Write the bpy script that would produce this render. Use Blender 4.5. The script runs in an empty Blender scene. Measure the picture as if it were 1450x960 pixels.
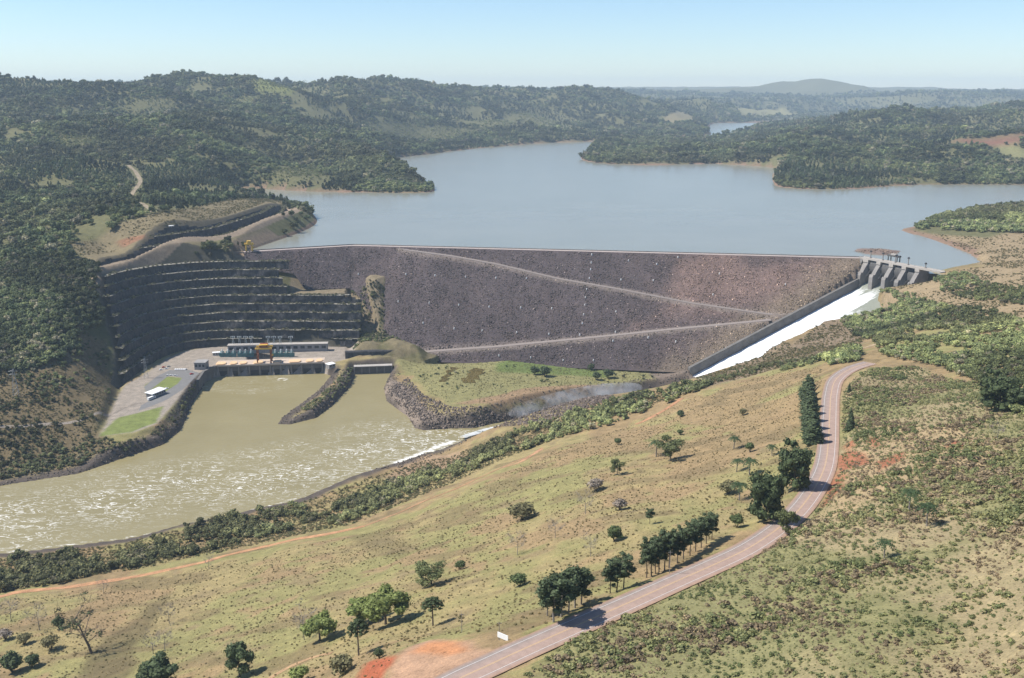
import bpy, math, random
import numpy as np
from mathutils import Vector

# ------------------------------------------------------------------ camera, sky, sun, exposure
FPX, W0, H0 = 1393.0, 1450.0, 960.0
PITCH = math.atan(350.0 / FPX)
CAMZ = 216.0
scene = bpy.context.scene
cam_d = bpy.data.cameras.new("camera")
cam = bpy.data.objects.new("camera", cam_d)
scene.collection.objects.link(cam)
cam.location = (0, 0, CAMZ)
cam.rotation_euler = (math.pi / 2 - PITCH, 0, 0)
cam_d.sensor_width = 36.0
cam_d.lens = 36.0 * FPX / W0
cam_d.clip_start = 1.0
cam_d.clip_end = 80000.0
scene.camera = cam

SUN_EL, SUN_AZ = math.radians(52), math.radians(0.5)      # azimuth: from -X turned towards +Y
sun_vec = Vector((-math.cos(SUN_EL) * math.cos(SUN_AZ), math.cos(SUN_EL) * math.sin(SUN_AZ), math.sin(SUN_EL)))
world = bpy.data.worlds.new("World")
scene.world = world
world.use_nodes = True
wn = world.node_tree
wn.nodes.clear()
w_out = wn.nodes.new("ShaderNodeOutputWorld")
w_bg = wn.nodes.new("ShaderNodeBackground")
w_sky = wn.nodes.new("ShaderNodeTexSky")
w_sky.sky_type = 'NISHITA'
w_sky.sun_disc = False
w_sky.sun_elevation = SUN_EL
w_sky.sun_rotation = math.atan2(sun_vec.x, sun_vec.y)
w_sky.altitude = 400
w_sky.air_density = 1.0
w_sky.dust_density = .15
w_sky.ozone_density = 6.0
w_bg.inputs["Strength"].default_value = 0.1
wn.links.new(w_sky.outputs[0], w_bg.inputs[0])
wn.links.new(w_bg.outputs[0], w_out.inputs[0])

sun_d = bpy.data.lights.new("sun", 'SUN')
sun_d.energy = 4.6
sun_d.angle = math.radians(0.53)
sun_d.color = (1.0, 0.95, 0.87)
sun = bpy.data.objects.new("sun", sun_d)
scene.collection.objects.link(sun)
sun.rotation_euler = sun_vec.to_track_quat('Z', 'Y').to_euler()
sun.location = (-400, 300, 900)

scene.view_settings.view_transform = 'Standard'
scene.view_settings.look = 'None'
scene.view_settings.exposure = 0.66
scene.view_settings.gamma = 1.0
scene.view_settings.use_curve_mapping = False
cy = scene.cycles
cy.max_bounces = 5
cy.diffuse_bounces = 2
cy.glossy_bounces = 2
cy.transmission_bounces = 2
cy.volume_bounces = 0
cy.transparent_max_bounces = 6
cy.use_denoising = True
cy.sample_clamp_indirect = 4.0

# ------------------------------------------------------------------ helpers
rng = np.random.default_rng(7)
random.seed(7)
COL = scene.collection
CP, SP = math.cos(PITCH), math.sin(PITCH)


def rays(u, v):
    u = np.asarray(u, float); v = np.asarray(v, float)
    a = (u - W0 / 2) / FPX
    b = -(v - H0 / 2) / FPX
    return np.stack([a, CP + b * SP, -SP + b * CP], -1)


def at(u, v, z):
    """point of height z seen at photograph position (u, v)"""
    d = rays(u, v)
    t = (np.asarray(z, float) - CAMZ) / d[..., 2]
    return np.stack([d[..., 0] * t, d[..., 1] * t, np.asarray(z, float) + 0 * t], -1)


_tab = np.random.default_rng(3).random((512, 512))


def vnoise(x, y, s, seed=0):
    x = np.asarray(x, float) / s + seed * 37.17
    y = np.asarray(y, float) / s + seed * 91.73
    xi = np.floor(x).astype(int); yi = np.floor(y).astype(int)
    fx = x - xi; fy = y - yi
    fx = fx * fx * (3 - 2 * fx); fy = fy * fy * (3 - 2 * fy)
    a = _tab[xi % 512, yi % 512]; b = _tab[(xi + 1) % 512, yi % 512]
    c = _tab[xi % 512, (yi + 1) % 512]; d = _tab[(xi + 1) % 512, (yi + 1) % 512]
    return (a * (1 - fx) + b * fx) * (1 - fy) + (c * (1 - fx) + d * fx) * fy


def fbm(x, y, s, seed=0, octs=4):
    o = 0; amp = 1; tot = 0
    for k in range(octs):
        o = o + amp * vnoise(x, y, s / 2 ** k, seed + k); tot += amp; amp *= .5
    return o / tot


def sstep(a, b, x):
    t = np.clip((x - a) / (b - a), 0, 1)
    return t * t * (3 - 2 * t)


def seg_dist(px, py, poly, closed=True):
    """distance of points to a polyline"""
    poly = np.asarray(poly, float)[:, :2]
    n = len(poly)
    best = np.full(px.shape, 1e18)
    for i in range(n if closed else n - 1):
        ax, ay = poly[i]; bx, by = poly[(i + 1) % n]
        dx, dy = bx - ax, by - ay
        t = np.clip(((px - ax) * dx + (py - ay) * dy) / (dx * dx + dy * dy + 1e-9), 0, 1)
        best = np.minimum(best, (px - ax - t * dx) ** 2 + (py - ay - t * dy) ** 2)
    return np.sqrt(best)


def inside(px, py, poly):
    poly = np.asarray(poly, float)[:, :2]
    c = np.zeros(px.shape, bool)
    n = len(poly); j = n - 1
    for i in range(n):
        xi, yi = poly[i]; xj, yj = poly[j]
        if yi != yj:
            c ^= ((yi > py) != (yj > py)) & (px < (xj - xi) * (py - yi) / (yj - yi) + xi)
        j = i
    return c


def signed(px, py, poly, reach):
    """signed distance (inside positive), cut off at +-reach"""
    poly = np.asarray(poly, float)[:, :2]
    out = np.full(px.shape, -float(reach))
    m = (px > poly[:, 0].min() - reach) & (px < poly[:, 0].max() + reach) & (py > poly[:, 1].min() - reach) & (py < poly[:, 1].max() + reach)
    x, y = px[m], py[m]
    d = seg_dist(x, y, poly)
    out[m] = np.clip(np.where(inside(x, y, poly), d, -d), -reach, reach)
    return out


def smooth_line(p, step, closed=False):
    """Catmull-Rom through points, resampled to about step metres"""
    p = np.asarray(p, float)
    n = len(p)
    res = []
    for i in range(n if closed else n - 1):
        if closed:
            a, b, c, d = p[(i - 1) % n], p[i], p[(i + 1) % n], p[(i + 2) % n]
        else:
            a, b, c, d = p[max(i - 1, 0)], p[i], p[i + 1], p[min(i + 2, n - 1)]
        k = max(1, int(np.linalg.norm(c[:2] - b[:2]) / step))
        for t in np.arange(k) / k:
            res.append(.5 * ((2 * b) + (-a + c) * t + (2 * a - 5 * b + 4 * c - d) * t * t + (-a + 3 * b - 3 * c + d) * t ** 3))
    if not closed:
        res.append(p[-1])
    return np.array(res)


def px_line(pts, z):
    pts = np.asarray(pts, float)
    return at(pts[:, 0], pts[:, 1], z if pts.shape[1] < 3 else pts[:, 2])


# ------------------------------------------------------------------ plan of the place (metres; the reservoir is z = 0)
RIVER = -118.0
PLAT = -105.0
DA0, DA, DB = at(345, 357, 4), at(500, 348, 5), at(1228, 366, 5)      # dam crest: left end, bend, spillway end
DE = (DB - DA)[:2] / np.linalg.norm((DB - DA)[:2])
DN = np.array([DE[1], -DE[0]])                                      # downstream
CD = np.array([-0.881, -0.472])                                     # spillway: chute direction
BD = np.array([0.472, -0.881])                                      # spillway: bridge direction
SO = DB[:2] + BD * 3.0


def sp(b, c, z):
    q = SO + BD * b + CD * c
    return (q[0], q[1], z)


def chute_z(c):
    return np.maximum(-31.0 - np.maximum(np.asarray(c, float) - 18.0, 0) * 0.311, -119.5)


LAKE_PX = [(352, 355), (500, 346.5), (860, 355), (1228, 364.5), (1262, 372), (1318, 386), (1340, 381), (1386, 376), (1382, 364), (1342, 346), (1302, 334), (1276, 326),
           (1292, 321), (1330, 306), (1400, 292), (1450, 285), (1560, 280), (1620, 270), (1560, 263), (1450, 262), (1300, 262), (1200, 268), (1125, 267), (1097, 262), (1095, 248), (1100, 238),
           (1040, 233), (1000, 232), (930, 234), (860, 232), (824, 226), (832, 214), (848, 205), (920, 198.5), (1008, 197), (1050, 190), (1075, 182), (1140, 175), (1200, 170), (1150, 168), (1060, 173),
           (1015, 174), (1001, 182), (1004, 191), (960, 194), (900, 198), (830, 200.5), (760, 203), (700, 208), (640, 214), (600, 219), (556, 224), (545, 232), (570, 244),
           (602, 258), (616, 267), (608, 272.5), (560, 273.5), (480, 272), (420, 270), (370, 267), (336, 267), (338, 274), (375, 283), (412, 290), (434, 297), (447, 309), (446, 318),
           (425, 329), (400, 338), (365, 349)]
_lk3 = at(np.array(LAKE_PX)[:, 0], np.array(LAKE_PX)[:, 1], 0.0)
for _i, _p in ((0, DA0 + np.array([2, 6, 0])), (1, DA + np.array([0, 2, 0])), (2, (DA + DB) / 2), (3, DB)):
    _lk3[_i, :2] = _p[:2]
_lk3[-1, :2] = DA0[:2] + (-6, 26)
_lk3[4, :2] = SO + BD * 40 - CD * 6; _lk3[5, :2] = SO + BD * 88 - CD * 6
LAKE = smooth_line(_lk3, 25, True)

_near = [(-160, 800), (-60, 791), (0, 785), (100, 773), (200, 760), (300, 739), (420, 708), (500, 677), (560, 657), (605, 641)]
_far = [(648, 606), (600, 609), (588, 606), (578, 590), (548, 568), (544, 550), (553, 530), (553, 527), (503, 529), (497, 546), (470, 575), (447, 592), (410, 601), (393, 601), (398, 592), (425, 572),
        (447, 556), (470, 532), (457, 528), (309, 533), (290, 541), (272, 573), (256, 609), (230, 630), (185, 645), (110, 671), (0, 688), (-60, 693), (-160, 700)]
_n3 = at(np.array(_near)[:, 0], np.array(_near)[:, 1], RIVER)
_f3 = at(np.array(_far)[:, 0], np.array(_far)[:, 1], RIVER)
_can = np.array([[-62, 893, RIVER], [-20, 912, RIVER], [60, 956, RIVER], [150, 1000, RIVER], [235, 1030, RIVER], [205, 1098, RIVER], [150, 1078, RIVER], [98, 1046, RIVER], [52, 1014, RIVER], [-10, 975, RIVER], [-40, 955, RIVER]])
RIVERP = np.concatenate([_n3, _can, _f3])

# main road centre line (photo position and height)
ROAD_PX = [(560, 1010, 53), (640, 966, 52.5), (700, 938, 52), (748, 916, 51.5), (825, 882, 50), (900, 849, 48.5), (960, 822, 47), (1010, 800, 45.5), (1060, 776, 44), (1102, 748, 41.5), (1131, 722, 39.5), (1153, 692, 37), (1168, 660, 34.5), (1173, 625, 31.5),
           (1175, 585, 28), (1177, 558, 25), (1184, 537, 21.5), (1205, 522, 18), (1232, 513.5, 15)]
ROAD = smooth_line(px_line(ROAD_PX, None), 4.0)

CTRL = """
0,785,-118 170,765,-118 420,708,-118 620,642,-117 30,838,-94 150,822,-91 300,790,-87 420,765,-83 500,750,-79 600,712,-72 700,662,-66 760,640,-61 860,606,-52 950,571,-44
0,900,-76 0,960,-63 -150,900,-88 -150,980,-70 150,900,-62 150,960,-45 300,850,-62 300,940,-28 450,820,-46 450,900,-10 450,960,10 610,885,17 600,800,-22 600,735,-58 750,750,-10 750,830,24 700,880,38 560,930,34 560,965,40
900,700,2 900,640,-24 900,760,26 1000,700,19 1000,640,-2 1000,580,-26 1100,640,20 1100,580,0 1100,540,-15 1140,600,22 830,680,-14 700,720,-34 820,640,-40
700,612,-94 850,571,-60 985,538,-47 1060,521,-40 1120,506,-32 1180,493,-20
1000,940,64 1200,940,82 1450,940,98 1200,850,70 1450,850,90 1300,760,68 1450,740,80 1280,680,56 1450,650,68 1350,600,52 1250,600,38 1450,560,58 1300,540,31 1400,490,36 1450,450,34 1300,470,8 1250,498,12 1205,495,2
1450,400,25 1450,350,12 1350,395,6 1600,400,50 1600,600,90 1600,900,120 1280,425,-14 1240,450,-24 1200,470,-30 1150,495,-32 1400,395,12 1420,330,10 1330,318,4 1450,305,16 1560,300,30
0,605,-92 0,560,-80 0,500,-55 0,450,-32 0,400,-8 0,350,12 0,300,27 0,250,48 0,200,100 -160,605,-85 -160,500,-45 -160,400,5 -160,300,45 -160,200,130
150,590,-98 100,640,-111 0,650,-110 80,520,-68 100,450,-35 100,400,-10 150,352,8 150,545,-92 165,547,-100 180,600,-104 240,560,-105 260,520,-105 400,505,-105 60,575,-88 120,560,-90
155,385,2 156,440,-38 158,490,-72 190,372,4 300,364,4 250,315,38 150,322,32 100,342,20 330,281,33 290,296,38 390,288,24 415,293,8 320,260,25 200,270,42 200,230,62 100,262,46 100,205,98 250,245,45
480,236,34 480,207,72 540,225,50 560,252,14 430,250,26 400,215,62 300,205,88 300,175,130
535,411,-40 540,470,-81 600,495,-102 510,488,-94 502,420,-46 490,522,-106 460,555,-109 420,588,-113
650,530,-101 700,560,-100 620,560,-102 800,540,-101 870,545,-101 760,525,-104 900,520,-107 960,525,-106
"""
CW = []          # controls given as plan position and height
for w in [(0, 1300, -100), (-300, 1290, 3), (-335, 1312, 5), (-250, 1300, -22), (-345, 1268, 2), (-230, 1345, -10), (-400, 1205, -8), (-350, 1240, 2), (-430, 1250, 4), (-455, 1180, -22), (-300, 1240, 0), (-440, 1130, -58), (150, 1280, -100), (300, 1270, -70), (-100, 1320, -70), (0, 1600, -60), (300, 1600, -60), (-100, 1900, -50), (300, 2200, -50), (800, 1900, -40), (450, 1420, -40),
          (300, 1210, -60), (380, 1220, -40), (0, 60, 30), (300, 60, 110), (-300, 60, -20), (700, 250, 150), (-600, 300, -70), (0, 150, 52), (150, 150, 84)]:
    CW.append(w)


def far_pt(u, v, y):
    d = rays(u, v); t = y / d[1]
    CW.append((d[0] * t, y, CAMZ + d[2] * t))


for u, v, y in [(-200, 112, 3600), (0, 114, 3600), (50, 118, 3600), (120, 119, 3800), (200, 111, 4000), (280, 110, 4200), (360, 106, 4400), (430, 111, 4700), (480, 113, 5000), (540, 116, 5400), (600, 119, 5900),
                (700, 126, 6500), (760, 128, 6800), (840, 123, 7000), (880, 130, 7200), (930, 139, 7500), (1000, 142, 7800),
                (0, 150, 3100), (150, 150, 3300), (-200, 150, 3000), (300, 150, 3650), (450, 150, 4000), (600, 152, 5000), (700, 180, 4650), (600, 192, 4200), (700, 155, 5400), (840, 150, 5900), (830, 180, 5100), (930, 165, 5900), (960, 182, 5350),
                (620, 205, 3950), (500, 180, 3700), (400, 180, 3300),
                (900, 199, 4000), (1000, 206, 3700), (940, 212, 3500), (1000, 219, 3300), (1060, 200, 3900), (1150, 192, 3600), (1150, 215, 2900), (1150, 246, 2500), (1230, 170, 4100), (1290, 158, 4300), (1350, 168, 4100), (1290, 192, 3200), (1290, 232, 2650),
                (1450, 154, 4400), (1450, 190, 3000), (1450, 232, 2650), (1600, 140, 4200), (1600, 200, 3000), (1380, 205, 2900), (1100, 186, 4900), (1200, 165, 5400), (1120, 172, 5900),
                (1010, 163, 7500), (1100, 168, 8200), (1020, 150, 9500), (1090, 151, 10200), (1150, 149, 11000), (1250, 150, 9800), (1308, 146, 9400), (1325, 156, 9000), (1240, 158, 8600), (1100, 160, 9200), (1450, 148, 9500), (1380, 156, 8600), (1600, 148, 9500), (1050, 139, 13000), (1150, 138, 13500), (1250, 139, 13000), (1400, 139, 13000)]:
    far_pt(u, v, y)
for u, v, y in [(-200, 112, 3600), (0, 114, 3600), (120, 119, 3800), (200, 111, 4000), (360, 106, 4400), (480, 113, 5000), (600, 119, 5900), (700, 126, 6500), (840, 123, 7000), (930, 139, 7500)]:
    far_pt(u, v + 9, y + 700); far_pt(u, v + 12, y + 1800)
_c = np.array([[float(q) for q in t.split(',')] for t in CTRL.split()])
_c3 = px_line(_c, None)
_r3 = px_line(ROAD_PX, None)
CT = np.concatenate([_c3, _r3, np.array(CW)])
_dx = (np.array([[-200, 16000, 190], [900, 16000, 200], [3000, 16000, 205], [6000, 16000, 200], [-4000, 16000, 180], [-8000, 12000, 210], [9000, 12000, 200], [-4500, 5000, 250], [-6000, 8000, 220]], float))
CT = np.concatenate([CT, _dx])


def warp(x, y):
    y = np.maximum(y, 50.0)
    return np.stack([np.clip(x / y, -.9, .9), .5 * np.log(y)], -1)


_cw = warp(CT[:, 0], CT[:, 1])
# drop controls that nearly coincide
_keep = []
for i in range(len(_cw)):
    if all(np.hypot(*(_cw[i] - _cw[j])) > 0.006 for j in _keep):
        _keep.append(i)
_cw = _cw[_keep]; _cz = CT[_keep, 2]


def _ker(r2):
    return r2 * np.log(r2 + 1e-12)


_n = len(_cw)
_A = np.zeros((_n + 3, _n + 3))
_A[:_n, :_n] = _ker(((_cw[:, None] - _cw[None]) ** 2).sum(-1)) + np.eye(_n) * 2e-4
_A[:_n, _n] = 1; _A[:_n, _n + 1:] = _cw
_A[_n, :_n] = 1; _A[_n + 1:, :_n] = _cw.T
_sol = np.linalg.solve(_A, np.concatenate([_cz, np.zeros(3)]))


def tps(x, y):
    w = warp(x, y)
    out = np.empty(len(w))
    for k in range(0, len(w), 40000):
        q = w[k:k + 40000]
        out[k:k + 40000] = _ker((q[:, 0:1] - _cw[None, :, 0]) ** 2 + (q[:, 1:2] - _cw[None, :, 1]) ** 2) @ _sol[:_n] + _sol[_n] + q @ _sol[_n + 1:]
    return out


# toe lines of the two stepped rock cuts (plan)
CUTA = smooth_line(at(*np.array([(508, 491), (440, 490.5), (380, 490.5), (310, 491), (266, 495), (236, 503), (210, 517), (190, 531), (176, 543), (168, 552)]).T, PLAT), 3.0)
_cb = [(120, 386, 4), (160, 371, 4), (240, 357, 4), (300, 348, 4), (330, 340, 4), (365, 328, 4), (390, 318, 4), (404, 309, 4), (408, 302, 4), (404, 295, 5)]
CUTB = smooth_line(px_line(_cb, None), 3.0)
PLATP = at(*np.array([(458, 517), (500, 506), (508, 492), (440, 489), (300, 491), (262, 497), (236, 508), (205, 530), (176, 546), (164, 566), (150, 600), (140, 618), (190, 612), (222, 600), (248, 570), (270, 541), (283, 528), (310, 519)]).T, PLAT)
KNOLL = at(*np.array([(492, 398), (552, 402), (566, 450), (622, 500), (600, 512), (488, 508)]).T, np.array([-38, -42, -72, -103, -106, -106]))


def face_top(x, y):
    """height of the dam's downstream face at a plan position (very high where there is no dam)"""
    q = np.stack([x, y], -1)
    out = np.full(x.shape, 1e6)
    for a, b, n in ((DA0, DA, None), (DA, DB, DN)):
        e = (b - a)[:2]; L = np.linalg.norm(e); e = e / L
        n = np.array([e[1], -e[0]])
        s = (q - a[:2]) @ e; d = (q - a[:2]) @ n
        m = (s > -15) & (s < L + 4) & (d > -30) & (d < 190)
        z = 5 - np.maximum(d, 0) / 1.25 - 11.5 * sstep(10, 90, d)
        z = np.where(d < 0, 5 + d / 1.3, z)
        out = np.where(m, np.minimum(out, z), out)
    return out


def cut_dist(x, y, line, reach=140):
    """signed distance outside (left of the line's direction is the pit side negative)"""
    m = (x > line[:, 0].min() - reach) & (x < line[:, 0].max() + reach) & (y > line[:, 1].min() - reach) & (y < line[:, 1].max() + reach)
    out = np.full(x.shape, 1e4)
    px_, py_ = x[m], y[m]
    best = np.full(px_.shape, 1e18); sg = np.zeros(px_.shape); tt = np.zeros(px_.shape)
    n = len(line)
    for i in range(n - 1):
        ax, ay = line[i, :2]; dx, dy = line[i + 1, :2] - line[i, :2]
        t = ((px_ - ax) * dx + (py_ - ay) * dy) / (dx * dx + dy * dy)
        tc = np.clip(t, 0, 1)
        d = (px_ - ax - tc * dx) ** 2 + (py_ - ay - tc * dy) ** 2
        k = d < best
        best = np.where(k, d, best)
        sg = np.where(k, np.sign(dx * (py_ - ay) - dy * (px_ - ax)), sg)
        tt = np.where(k, i + t, tt)
    d = np.sqrt(best) * sg
    off = (tt < -.5) | (tt > n - 1 + .5)
    out[m] = np.where(off, 1e4, d)
    return out


def height(x, y):
    z = tps(x, y)
    up = (y > 1390)
    # relief: broad folds far away, small swells near
    amp = np.clip((y - 900) / 2600, 0, 1)
    lk = signed(x, y, LAKE, 700)
    amp = amp * (.12 + .88 * sstep(-30, -420, lk)) * (1 - .75 * sstep(9000, 12000, y))
    z = z + amp * ((1 - np.abs(2 * fbm(x, y, 620, 5, 3) - 1) * 1.6 - .88) * 95 + (fbm(x, y, 300, 6) - .5) * 30 + (fbm(x, y, 150, 9) - .5) * 24)
    farr = sstep(8300, 10500, y)
    z = z + farr * (sstep(.44, .56, fbm(x, y, 1500, 17, 3)) - .45) * 110
    z = z + farr * 18 + 190 * np.exp(-((x - 4150) / 620) ** 2 - ((y - 13500) / 900) ** 2) + 45 * np.exp(-((x - 4000) / 1500) ** 2 - ((y - 13500) / 1200) ** 2)
    near = 1 - sstep(700, 1000, y)
    z = z + near * ((fbm(x, y, 60, 2, 3) - .5) * 5.0 + (fbm(x, y, 14, 4, 2) - .5) * 1.0)
    # river
    sd = signed(x, y, RIVERP, 160)
    dwn = (y < 1240)
    zr = np.where(sd > 0, RIVER - .6 - .25 * np.minimum(sd, 30), np.clip(z, RIVER + .3 - .12 * sd, RIVER + .4 - 1.25 * sd))
    z = np.where(dwn & (sd > -160), zr, z)
    # platform
    ps = signed(x, y, PLATP, 30)
    k = sstep(-9, 0, ps)
    k = np.where(sd > -.2, 0, k)
    z = z * (1 - k) + PLAT * k
    # stepped cuts
    nat = z.copy()
    da = -cut_dist(x, y, CUTA)
    za = PLAT - 4 + np.clip(da, 0, 200) * 1.46
    m = (da < 100) & (da > -20)
    z = np.where((da > -90) & (da <= 0) & (ps < 0) & (sd < 0), np.minimum(z, PLAT - .05 * da), z)
    z = np.where(m & (da > 0), np.minimum(z, za), z)
    db = cut_dist(x, y, CUTB)
    zb = 2.0 + np.clip(db, 0, 200) * .80
    z = np.where((db > 0) & (db < 90), np.minimum(z, zb), z)
    z = np.where((db <= 0) & (db > -15), np.where((da > 0) & (da < 100), np.minimum(z, 3.6), 3.6), z)
    # main road formation
    near_r = (y < 900) & (x > -150)
    rd = np.full(x.shape, 99.0); rz = np.zeros(x.shape)
    xx, yy = x[near_r], y[near_r]
    best = np.full(xx.shape, 1e9); bz = np.zeros(xx.shape)
    for q in ROAD:
        d = (xx - q[0]) ** 2 + (yy - q[1]) ** 2
        kk = d < best
        best = np.where(kk, d, best); bz = np.where(kk, q[2], bz)
    rd[near_r] = np.sqrt(best); rz[near_r] = bz
    k = 1 - sstep(5.8, 13, rd)
    z = z * (1 - k) + (rz - .35) * k
    # chute bed and its surroundings
    rel = np.stack([x - SO[0], y - SO[1]], -1)
    b = rel @ BD; c = rel @ CD
    be = np.interp(c, [0, 22, 34, 64, 110, 155, 185, 223, 300], [86, 86, 50, 43, 39, 52, 62, 61, 61]) + (fbm(x, y, 16, 95, 3) - .5) * 10 * sstep(26, 50, c)
    m = (c > -25) & (c < 300) & (b > 1) & (b < be)
    z = np.where(m, np.minimum(z, chute_z(c) - 3), z)
    m2 = (c > 5) & (c < 300) & (b <= 1) & (b > -40)
    z = np.where(m2, np.minimum(z, chute_z(c) + 10.5 - (b - 1) * .12 + (fbm(x, y, 12, 6) - .5) * 3), z)
    m3 = (c > -25) & (c < 300) & (b >= be) & (b < 150)
    z = np.where(m3, np.clip(z, chute_z(c) + 3, chute_z(c) + 5 + (b - be) * .85), z)
    kn = signed(x, y, KNOLL, 40)
    z = z + sstep(0, 14, kn) * ((fbm(x, y, 22, 91, 3) - .5) * 11)
    # dam body
    ft = face_top(x, y)
    kn = signed(x, y, KNOLL, 40)
    ftr = ft
    ft = np.where((x < -185) & (x > -298), np.maximum(ft, -40), ft)
    z = np.where((ft < 1e5) & (kn < 0), np.minimum(z, ft - 4), z)
    z = np.where((ftr < 1e5) & (kn >= 0), np.maximum(ftr, PLAT - 2) + .5 + 15 * sstep(2, 26, kn) + (fbm(x, y, 14, 93, 3) - .5) * 7 * sstep(0, 10, kn), z)
    # reservoir
    rel2 = np.stack([x - DA[0], y - DA[1]], -1)
    upst = ((rel2 @ DN) < -9) & (x < DB[0]) & (x >= DA[0]) | ((x >= DB[0]) & (c < -12) & (y > 1120))
    e0 = (DA - DA0)[:2] / np.linalg.norm((DA - DA0)[:2])
    n0 = np.array([e0[1], -e0[0]])
    upst |= (x < DA[0]) & (((np.stack([x - DA0[0], y - DA0[1]], -1)) @ n0) < -6)
    zl = np.where(lk > 0, -.8 - .22 * np.minimum(lk, 120), np.maximum(z, .5 - .10 * np.maximum(lk, -90)))
    zl = np.where((db < 90) & (db > -15) & (z > 1), z, zl)
    # where the sloping bank would rise too steeply from the shore
    zl = np.where(lk <= 0, np.minimum(zl, 1.0 - .75 * lk), zl)
    z = np.where(upst, zl, z)
    return z, dict(river=sd, lake=lk, plat=ps, cuta=da, cutb=db, road=rd, knoll=kn, nat=nat)


def grow(start, first, ratio, maxstep, end):
    o = [start]; s = first
    while o[-1] < end:
        o.append(o[-1] + s); s = min(s * ratio, maxstep)
    return o


GX = np.array(sorted(set([-q for q in grow(440, 2.2, 1.03, 110, 11000)] + list(np.arange(-437.8, 440, 2.2)) + grow(440.2, 2.2, 1.03, 110, 11000))))
GY = np.array(list(np.arange(40, 200, 8.0)) + list(np.arange(200, 560, 2.0)) + list(np.arange(560, 1000, 3.0)) + list(np.arange(1000, 1420, 2.0)) + grow(1420, 2.2, 1.03, 110, 17500))
XX, YY = np.meshgrid(GX, GY)
HZ, MASK = height(XX.ravel(), YY.ravel())
HZ = HZ.reshape(XX.shape)
MASK = {k: v.reshape(XX.shape) for k, v in MASK.items()}


def sample(x, y, F=None):
    F = HZ if F is None else F
    x = np.asarray(x, float); y = np.asarray(y, float)
    i = np.clip(np.searchsorted(GX, x) - 1, 0, len(GX) - 2)
    j = np.clip(np.searchsorted(GY, y) - 1, 0, len(GY) - 2)
    fx = np.clip((x - GX[i]) / (GX[i + 1] - GX[i]), 0, 1); fy = np.clip((y - GY[j]) / (GY[j + 1] - GY[j]), 0, 1)
    return (F[j, i] * (1 - fx) + F[j, i + 1] * fx) * (1 - fy) + (F[j + 1, i] * (1 - fx) + F[j + 1, i + 1] * fx) * fy


_ts = 60 * 1.0016 ** np.arange(3600)


def hit(u, v):
    """where the photograph's ray meets the ground"""
    d = rays(u, v)
    p = d[None] * _ts[:, None]; p[:, 2] += CAMZ
    g = sample(p[:, 0], p[:, 1])
    below = np.nonzero(p[:, 2] < g)[0]
    if not len(below):
        return at(u, max(v, 150), 0)
    k = below[0]
    lo, hi = _ts[max(k - 1, 0)], _ts[k]
    for _ in range(12):
        m = (lo + hi) / 2
        q = d * m
        if q[2] + CAMZ < sample(q[0], q[1]):
            hi = m
        else:
            lo = m
    q = d * hi
    return np.array([q[0], q[1], float(sample(q[0], q[1]))])


def hits(pts):
    return np.array([hit(u, v) for u, v in pts])


# ------------------------------------------------------------------ mesh and material tools
def tag(o, label=None, cat=None, group=None, kind=None):
    for k, v in (("label", label), ("category", cat), ("group", group), ("kind", kind)):
        if v:
            o[k] = v
    return o


def mesh_np(name, verts, faces, mat=None, smooth=False):
    """verts (n,3) array, faces (m,k) array of equal-sized polygons or list of such arrays"""
    me = bpy.data.meshes.new(name)
    verts = np.ascontiguousarray(verts, np.float32)
    fl = faces if isinstance(faces, list) else [faces]
    fl = [np.asarray(f, np.int32) for f in fl if len(f)]
    me.vertices.add(len(verts)); me.vertices.foreach_set("co", verts.ravel())
    idx = np.concatenate([f.ravel() for f in fl])
    tot = np.concatenate([np.full(len(f), f.shape[1], np.int32) for f in fl])
    me.loops.add(len(idx)); me.loops.foreach_set("vertex_index", idx)
    me.polygons.add(len(tot))
    me.polygons.foreach_set("loop_start", np.concatenate([[0], np.cumsum(tot)[:-1]]).astype(np.int32))
    me.polygons.foreach_set("loop_total", tot)
    if smooth:
        me.polygons.foreach_set("use_smooth", np.ones(len(tot), bool))
    me.update(calc_edges=True)
    me.validate()
    if mat:
        me.materials.append(mat)
    return me


def link(name, me, parent=None, loc=None):
    o = bpy.data.objects.new(name, me)
    COL.objects.link(o)
    if parent is not None:
        o.parent = parent
    if loc is not None:
        o.location = loc
    return o


def empty(name, loc, rz=0.0):
    o = bpy.data.objects.new(name, None)
    o.empty_display_size = 1
    COL.objects.link(o)
    o.location = loc
    o.rotation_euler = (0, 0, rz)
    return o


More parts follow.
